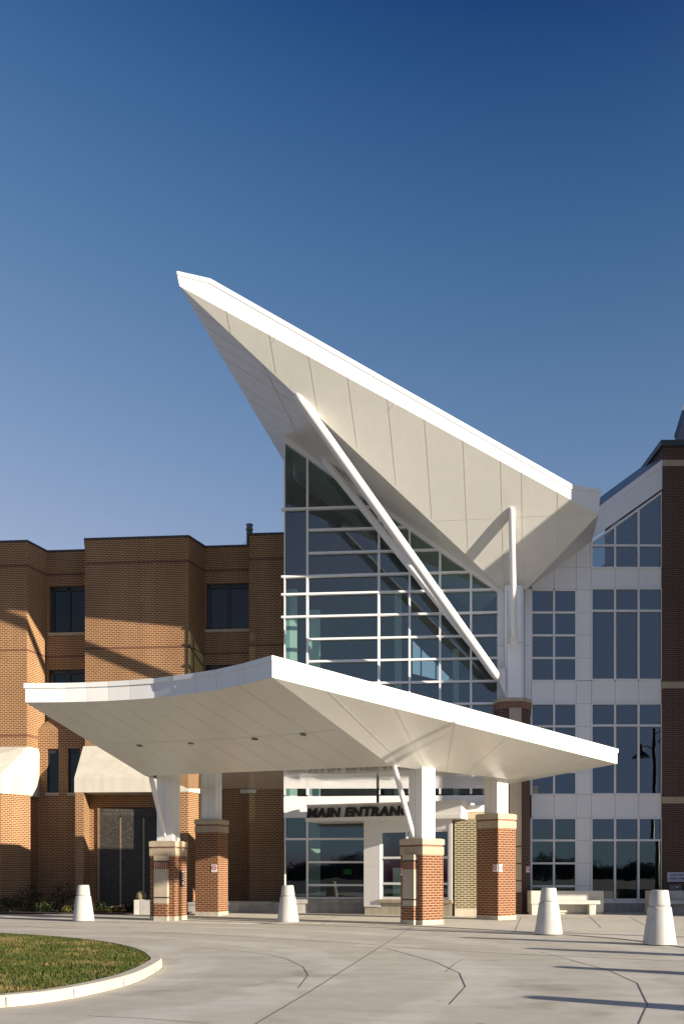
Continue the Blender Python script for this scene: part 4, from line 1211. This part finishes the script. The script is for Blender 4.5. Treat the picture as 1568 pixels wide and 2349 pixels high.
# concrete block with round tan ornament
blk = thing('concrete_block', 'low concrete block with one end painted pale as if sunlit beside the front left pier', 'block', (fx(330, 38.7), 38.7, 0))
m = MB(); a = V((*lowpt(308, 38.6), .02)); m.box(a, V((1.5, -.10, 0)), V((.12, .6, 0)), (0, 0, .58)); m.build('block', PLINTH, blk, bevel=.012)
m = MB(); m.box(a+V((-.012, -.012, .0)), V((.20, -.013, 0)), V((.12, .6, 0)), (0, 0, .59)); m.build('painted_lit_end', BASEW, blk)  # sunlight on the left end is put in as a paler slab
orn = thing('round_ornament', 'small round tan ornament standing behind the low concrete block', 'ornament', (fx(324, 39.4), 39.4, .07))
m = MB(); m.lathe((fx(324, 39.4), 39.4, .07), [(.17, 0), (.17, .5), (.22, .55), (.23, .66), (.19, .80), (.10, .88), (.02, .90)], 24); m.build('body', TANB, orn)

# ------------------------------------------------------------------ shrubs
def leaf_cloud(rnd, c, r, n, s, flat=.8):
    m = MB()
    for _ in range(n):
        d = V((rnd.gauss(0, 1), rnd.gauss(0, 1), rnd.gauss(0, 1))).normalized()*(rnd.random()**.45)
        p = V((c[0]+d.x*r[0], c[1]+d.y*r[1], max(.05, c[2]+d.z*r[2])))
        a = V((rnd.gauss(0, 1), rnd.gauss(0, 1), rnd.gauss(0, 1))).normalized(); b_ = a.cross(V((rnd.random(), rnd.random(), 1))).normalized()
        q = s*rnd.uniform(.6, 1.3)
        m.poly([p-a*q, p+b_*q*.45, p+a*q, p-b_*q*.45])
    return m
rnd = random.Random(11)
for x, Y, w, h, lab, mt in ((66, 40.6, .95, 1.2, 'dark rounded shrub at the left of the planting bed', LEAF), (143, 40.4, .95, 1.25, 'dark rounded shrub behind the left bollard', LEAF), (20, 40.4, .8, .75, 'low dark shrub at the left edge of the photo', LEAF), (103, 40.0, .7, .6, 'low dark shrub between the two taller shrubs', LEAF),
                            (153, 39.3, .32, .36, 'small yellow tinged plant left of the bollard', LEAFY), (256, 39.4, .28, .34, 'small yellow green plant left in front of the granite panel', LEAFY), (273, 39.3, .22, .28, 'tiny yellow green plant right in front of the granite panel', LEAFY), (228, 40, .5, .5, 'low dark shrub at the foot of the granite panel', LEAF), (296, 40, .45, .5, 'low dark shrub next to the concrete block', LEAF)):
    X = fx(x, Y)
    t = thing('shrub', lab, 'shrub', (X, Y, .05), 'shrubs in the planting bed')
    m = MB()
    for k in range(7):
        a = k*.9+rnd.random(); m.path([(X, Y, .04), (X+math.cos(a)*w*.3, Y+math.sin(a)*w*.3, h*.45), (X+math.cos(a)*w*.55, Y+math.sin(a)*w*.5, h*.8)], [.014, .009, .004], 5)
    m.build('stem', BARK, t)
    m = leaf_cloud(rnd, (X, Y, h*.52), (w*.72, w*.6, h*.52), int(900*w), .055 if w > .4 else .05)
    m.build('foliage', mt, t, fix=False)

# ------------------------------------------------------------------ what the glass reflects: lamp posts and a tree line behind the camera
def lamp(loc, label):
    t = thing('street_lamp', label, 'street lamp', loc, 'twin head lamp posts across the drive')
    x, y, z = loc
    m = MB(); m.path([(x, y, 0), (x, y, .9), (x, y, 1.0), (x, y, 11.7)], [.2, .19, .15, .11], 14); m.build('pole', DARKMET, t)
    for s, zz in ((1, 11.3), (-1, 10.2)):
        m = MB(); m.path([(x, y, zz), (x+s*.5, y, zz+.25), (x+s*1.0, y, zz+.12)], [.04, .035, .03], 10); m.build('arm', DARKMET, t)
        m = MB(); m.lathe((x+s*1.0, y, zz-.55), [(.72, 0), (.5, .2), (.26, .42), (.2, .7), (.06, .95)], 24); m.build('shade', DARKMET, t)
    return t
lamp((21.5, 16.35, 0), 'dark twin head lamp post seen mirrored in the tall right window')
lamp((-4.5, -24, 0), 'dark twin head lamp post seen mirrored in the lower hall glass')
m = MB(); rnd = random.Random(5)
for k in range(520):
    x = rnd.uniform(-70, 160); y = -260+rnd.uniform(-14, 14); h = rnd.uniform(5.5, 10.5)*(.8+.25*math.sin(x*.11)+.1*math.sin(x*.37))
    m.path([(x, y, 0), (x+rnd.uniform(-.3, .3), y, h*.85)], [.16, .03], 4, 0, False)
    w_ = rnd.uniform(2.0, 4.2)
    for _ in range(210):
        d = V((rnd.gauss(0, 1), rnd.gauss(0, .6), rnd.gauss(0, 1))).normalized()*rnd.random()**.5
        p = V((x+d.x*w_, y+d.y*2, max(.2, h*.46+d.z*h*.52))); q = rnd.uniform(.10, .32)
        a = V((rnd.gauss(0, 1), .2, rnd.gauss(0, 1))).normalized(); c_ = a.cross(V((0, 1, 0)))
        m.poly([p-a*q, p+c_*q*.6, p+a*q, p-c_*q*.6])
tl = m.build('far_treeline', TWIG, fix=False)
tag(tl, 'bare winter wood across the road, seen only as a reflection', 'trees', kind='stuff')

# ------------------------------------------------------------------ tidy helper properties
for o in bpy.data.objects:
    if '_o' in o: del o['_o']

# ------------------------------------------------------------------ light, sky, camera
w = bpy.data.worlds.new('World'); SC.world = w; w.use_nodes = True
nt = w.node_tree; bg = nt.nodes['Background']
sk = nt.nodes.new('ShaderNodeTexSky'); sk.sky_type = 'NISHITA'; sk.sun_disc = False
sk.sun_elevation = R(SUN_EL); sk.sun_rotation = R(180-SUN_AZ)
sk.air_density = 1.0; sk.dust_density = 2.0; sk.ozone_density = 4.0; sk.altitude = 200
# a polarised, deeper sky: the same sky texture with a little more contrast per channel
sep = nt.nodes.new('ShaderNodeSeparateColor'); cmb = nt.nodes.new('ShaderNodeCombineColor')
nt.links.new(sk.outputs[0], sep.inputs[0])
for k, (gain, c0, p, top) in enumerate(((5.0, .384, 1.0, 3.3), (3.49, .80, .604, 4.3), (4.23, 1.60, .43, 6.8))):
    m1 = nt.nodes.new('ShaderNodeMath'); m1.operation = 'SUBTRACT'; m1.inputs[1].default_value = c0
    m2 = nt.nodes.new('ShaderNodeMath'); m2.operation = 'MAXIMUM'; m2.inputs[1].default_value = .02
    m3 = nt.nodes.new('ShaderNodeMath'); m3.operation = 'POWER'; m3.inputs[1].default_value = p
    m4 = nt.nodes.new('ShaderNodeMath'); m4.operation = 'MULTIPLY'; m4.inputs[1].default_value = gain
    m5 = nt.nodes.new('ShaderNodeMath'); m5.operation = 'MINIMUM'; m5.inputs[1].default_value = top
    nt.links.new(sep.outputs[k], m1.inputs[0])
    for a_, b_ in ((m1, m2), (m2, m3), (m3, m4), (m4, m5)): nt.links.new(a_.outputs[0], b_.inputs[0])
    out = m5
    if k == 1: green = m5
    if k == 2:                                      # keep the low sky towards the sun from turning green
        g2 = nt.nodes.new('ShaderNodeMath'); g2.operation = 'MULTIPLY'; g2.inputs[1].default_value = 1.22
        out = nt.nodes.new('ShaderNodeMath'); out.operation = 'MAXIMUM'
        nt.links.new(green.outputs[0], g2.inputs[0]); nt.links.new(m5.outputs[0], out.inputs[0]); nt.links.new(g2.outputs[0], out.inputs[1])
    nt.links.new(out.outputs[0], cmb.inputs[k])
EXPO = .95
nt.links.new(cmb.outputs[0], bg.inputs[0]); bg.inputs[1].default_value = .10/2**EXPO
sl_ = bpy.data.lights.new('sun', 'SUN'); sl_.energy = 5.0; sl_.angle = R(.5); sl_.color = (1, .88, .71)
so = bpy.data.objects.new('sun', sl_); COL.objects.link(so)
a, e = R(SUN_AZ), R(SUN_EL)
so.rotation_euler = V((-math.sin(a)*math.cos(e), math.cos(a)*math.cos(e), -math.sin(e))).to_track_quat('-Z', 'Y').to_euler()
so.location = (30, -20, 40)
cam = bpy.data.cameras.new('camera'); co = bpy.data.objects.new('camera', cam); COL.objects.link(co)
co.location = (0, 0, EYE); co.rotation_euler = (math.pi/2, 0, 0)
cam.sensor_fit = 'HORIZONTAL'; cam.sensor_width = 36; cam.lens = 36*F/1568
cam.shift_y = (HZ-1174)/1568; cam.clip_end = 3000; cam.clip_start = .1
SC.camera = co
SC.view_settings.view_transform = 'Standard'; SC.view_settings.look = 'None'
SC.view_settings.exposure = EXPO; SC.view_settings.gamma = 1
SC.cycles.max_bounces = 10; SC.cycles.transparent_max_bounces = 16; SC.cycles.glossy_bounces = 5; SC.cycles.diffuse_bounces = 5
SC.cycles.use_denoising = True
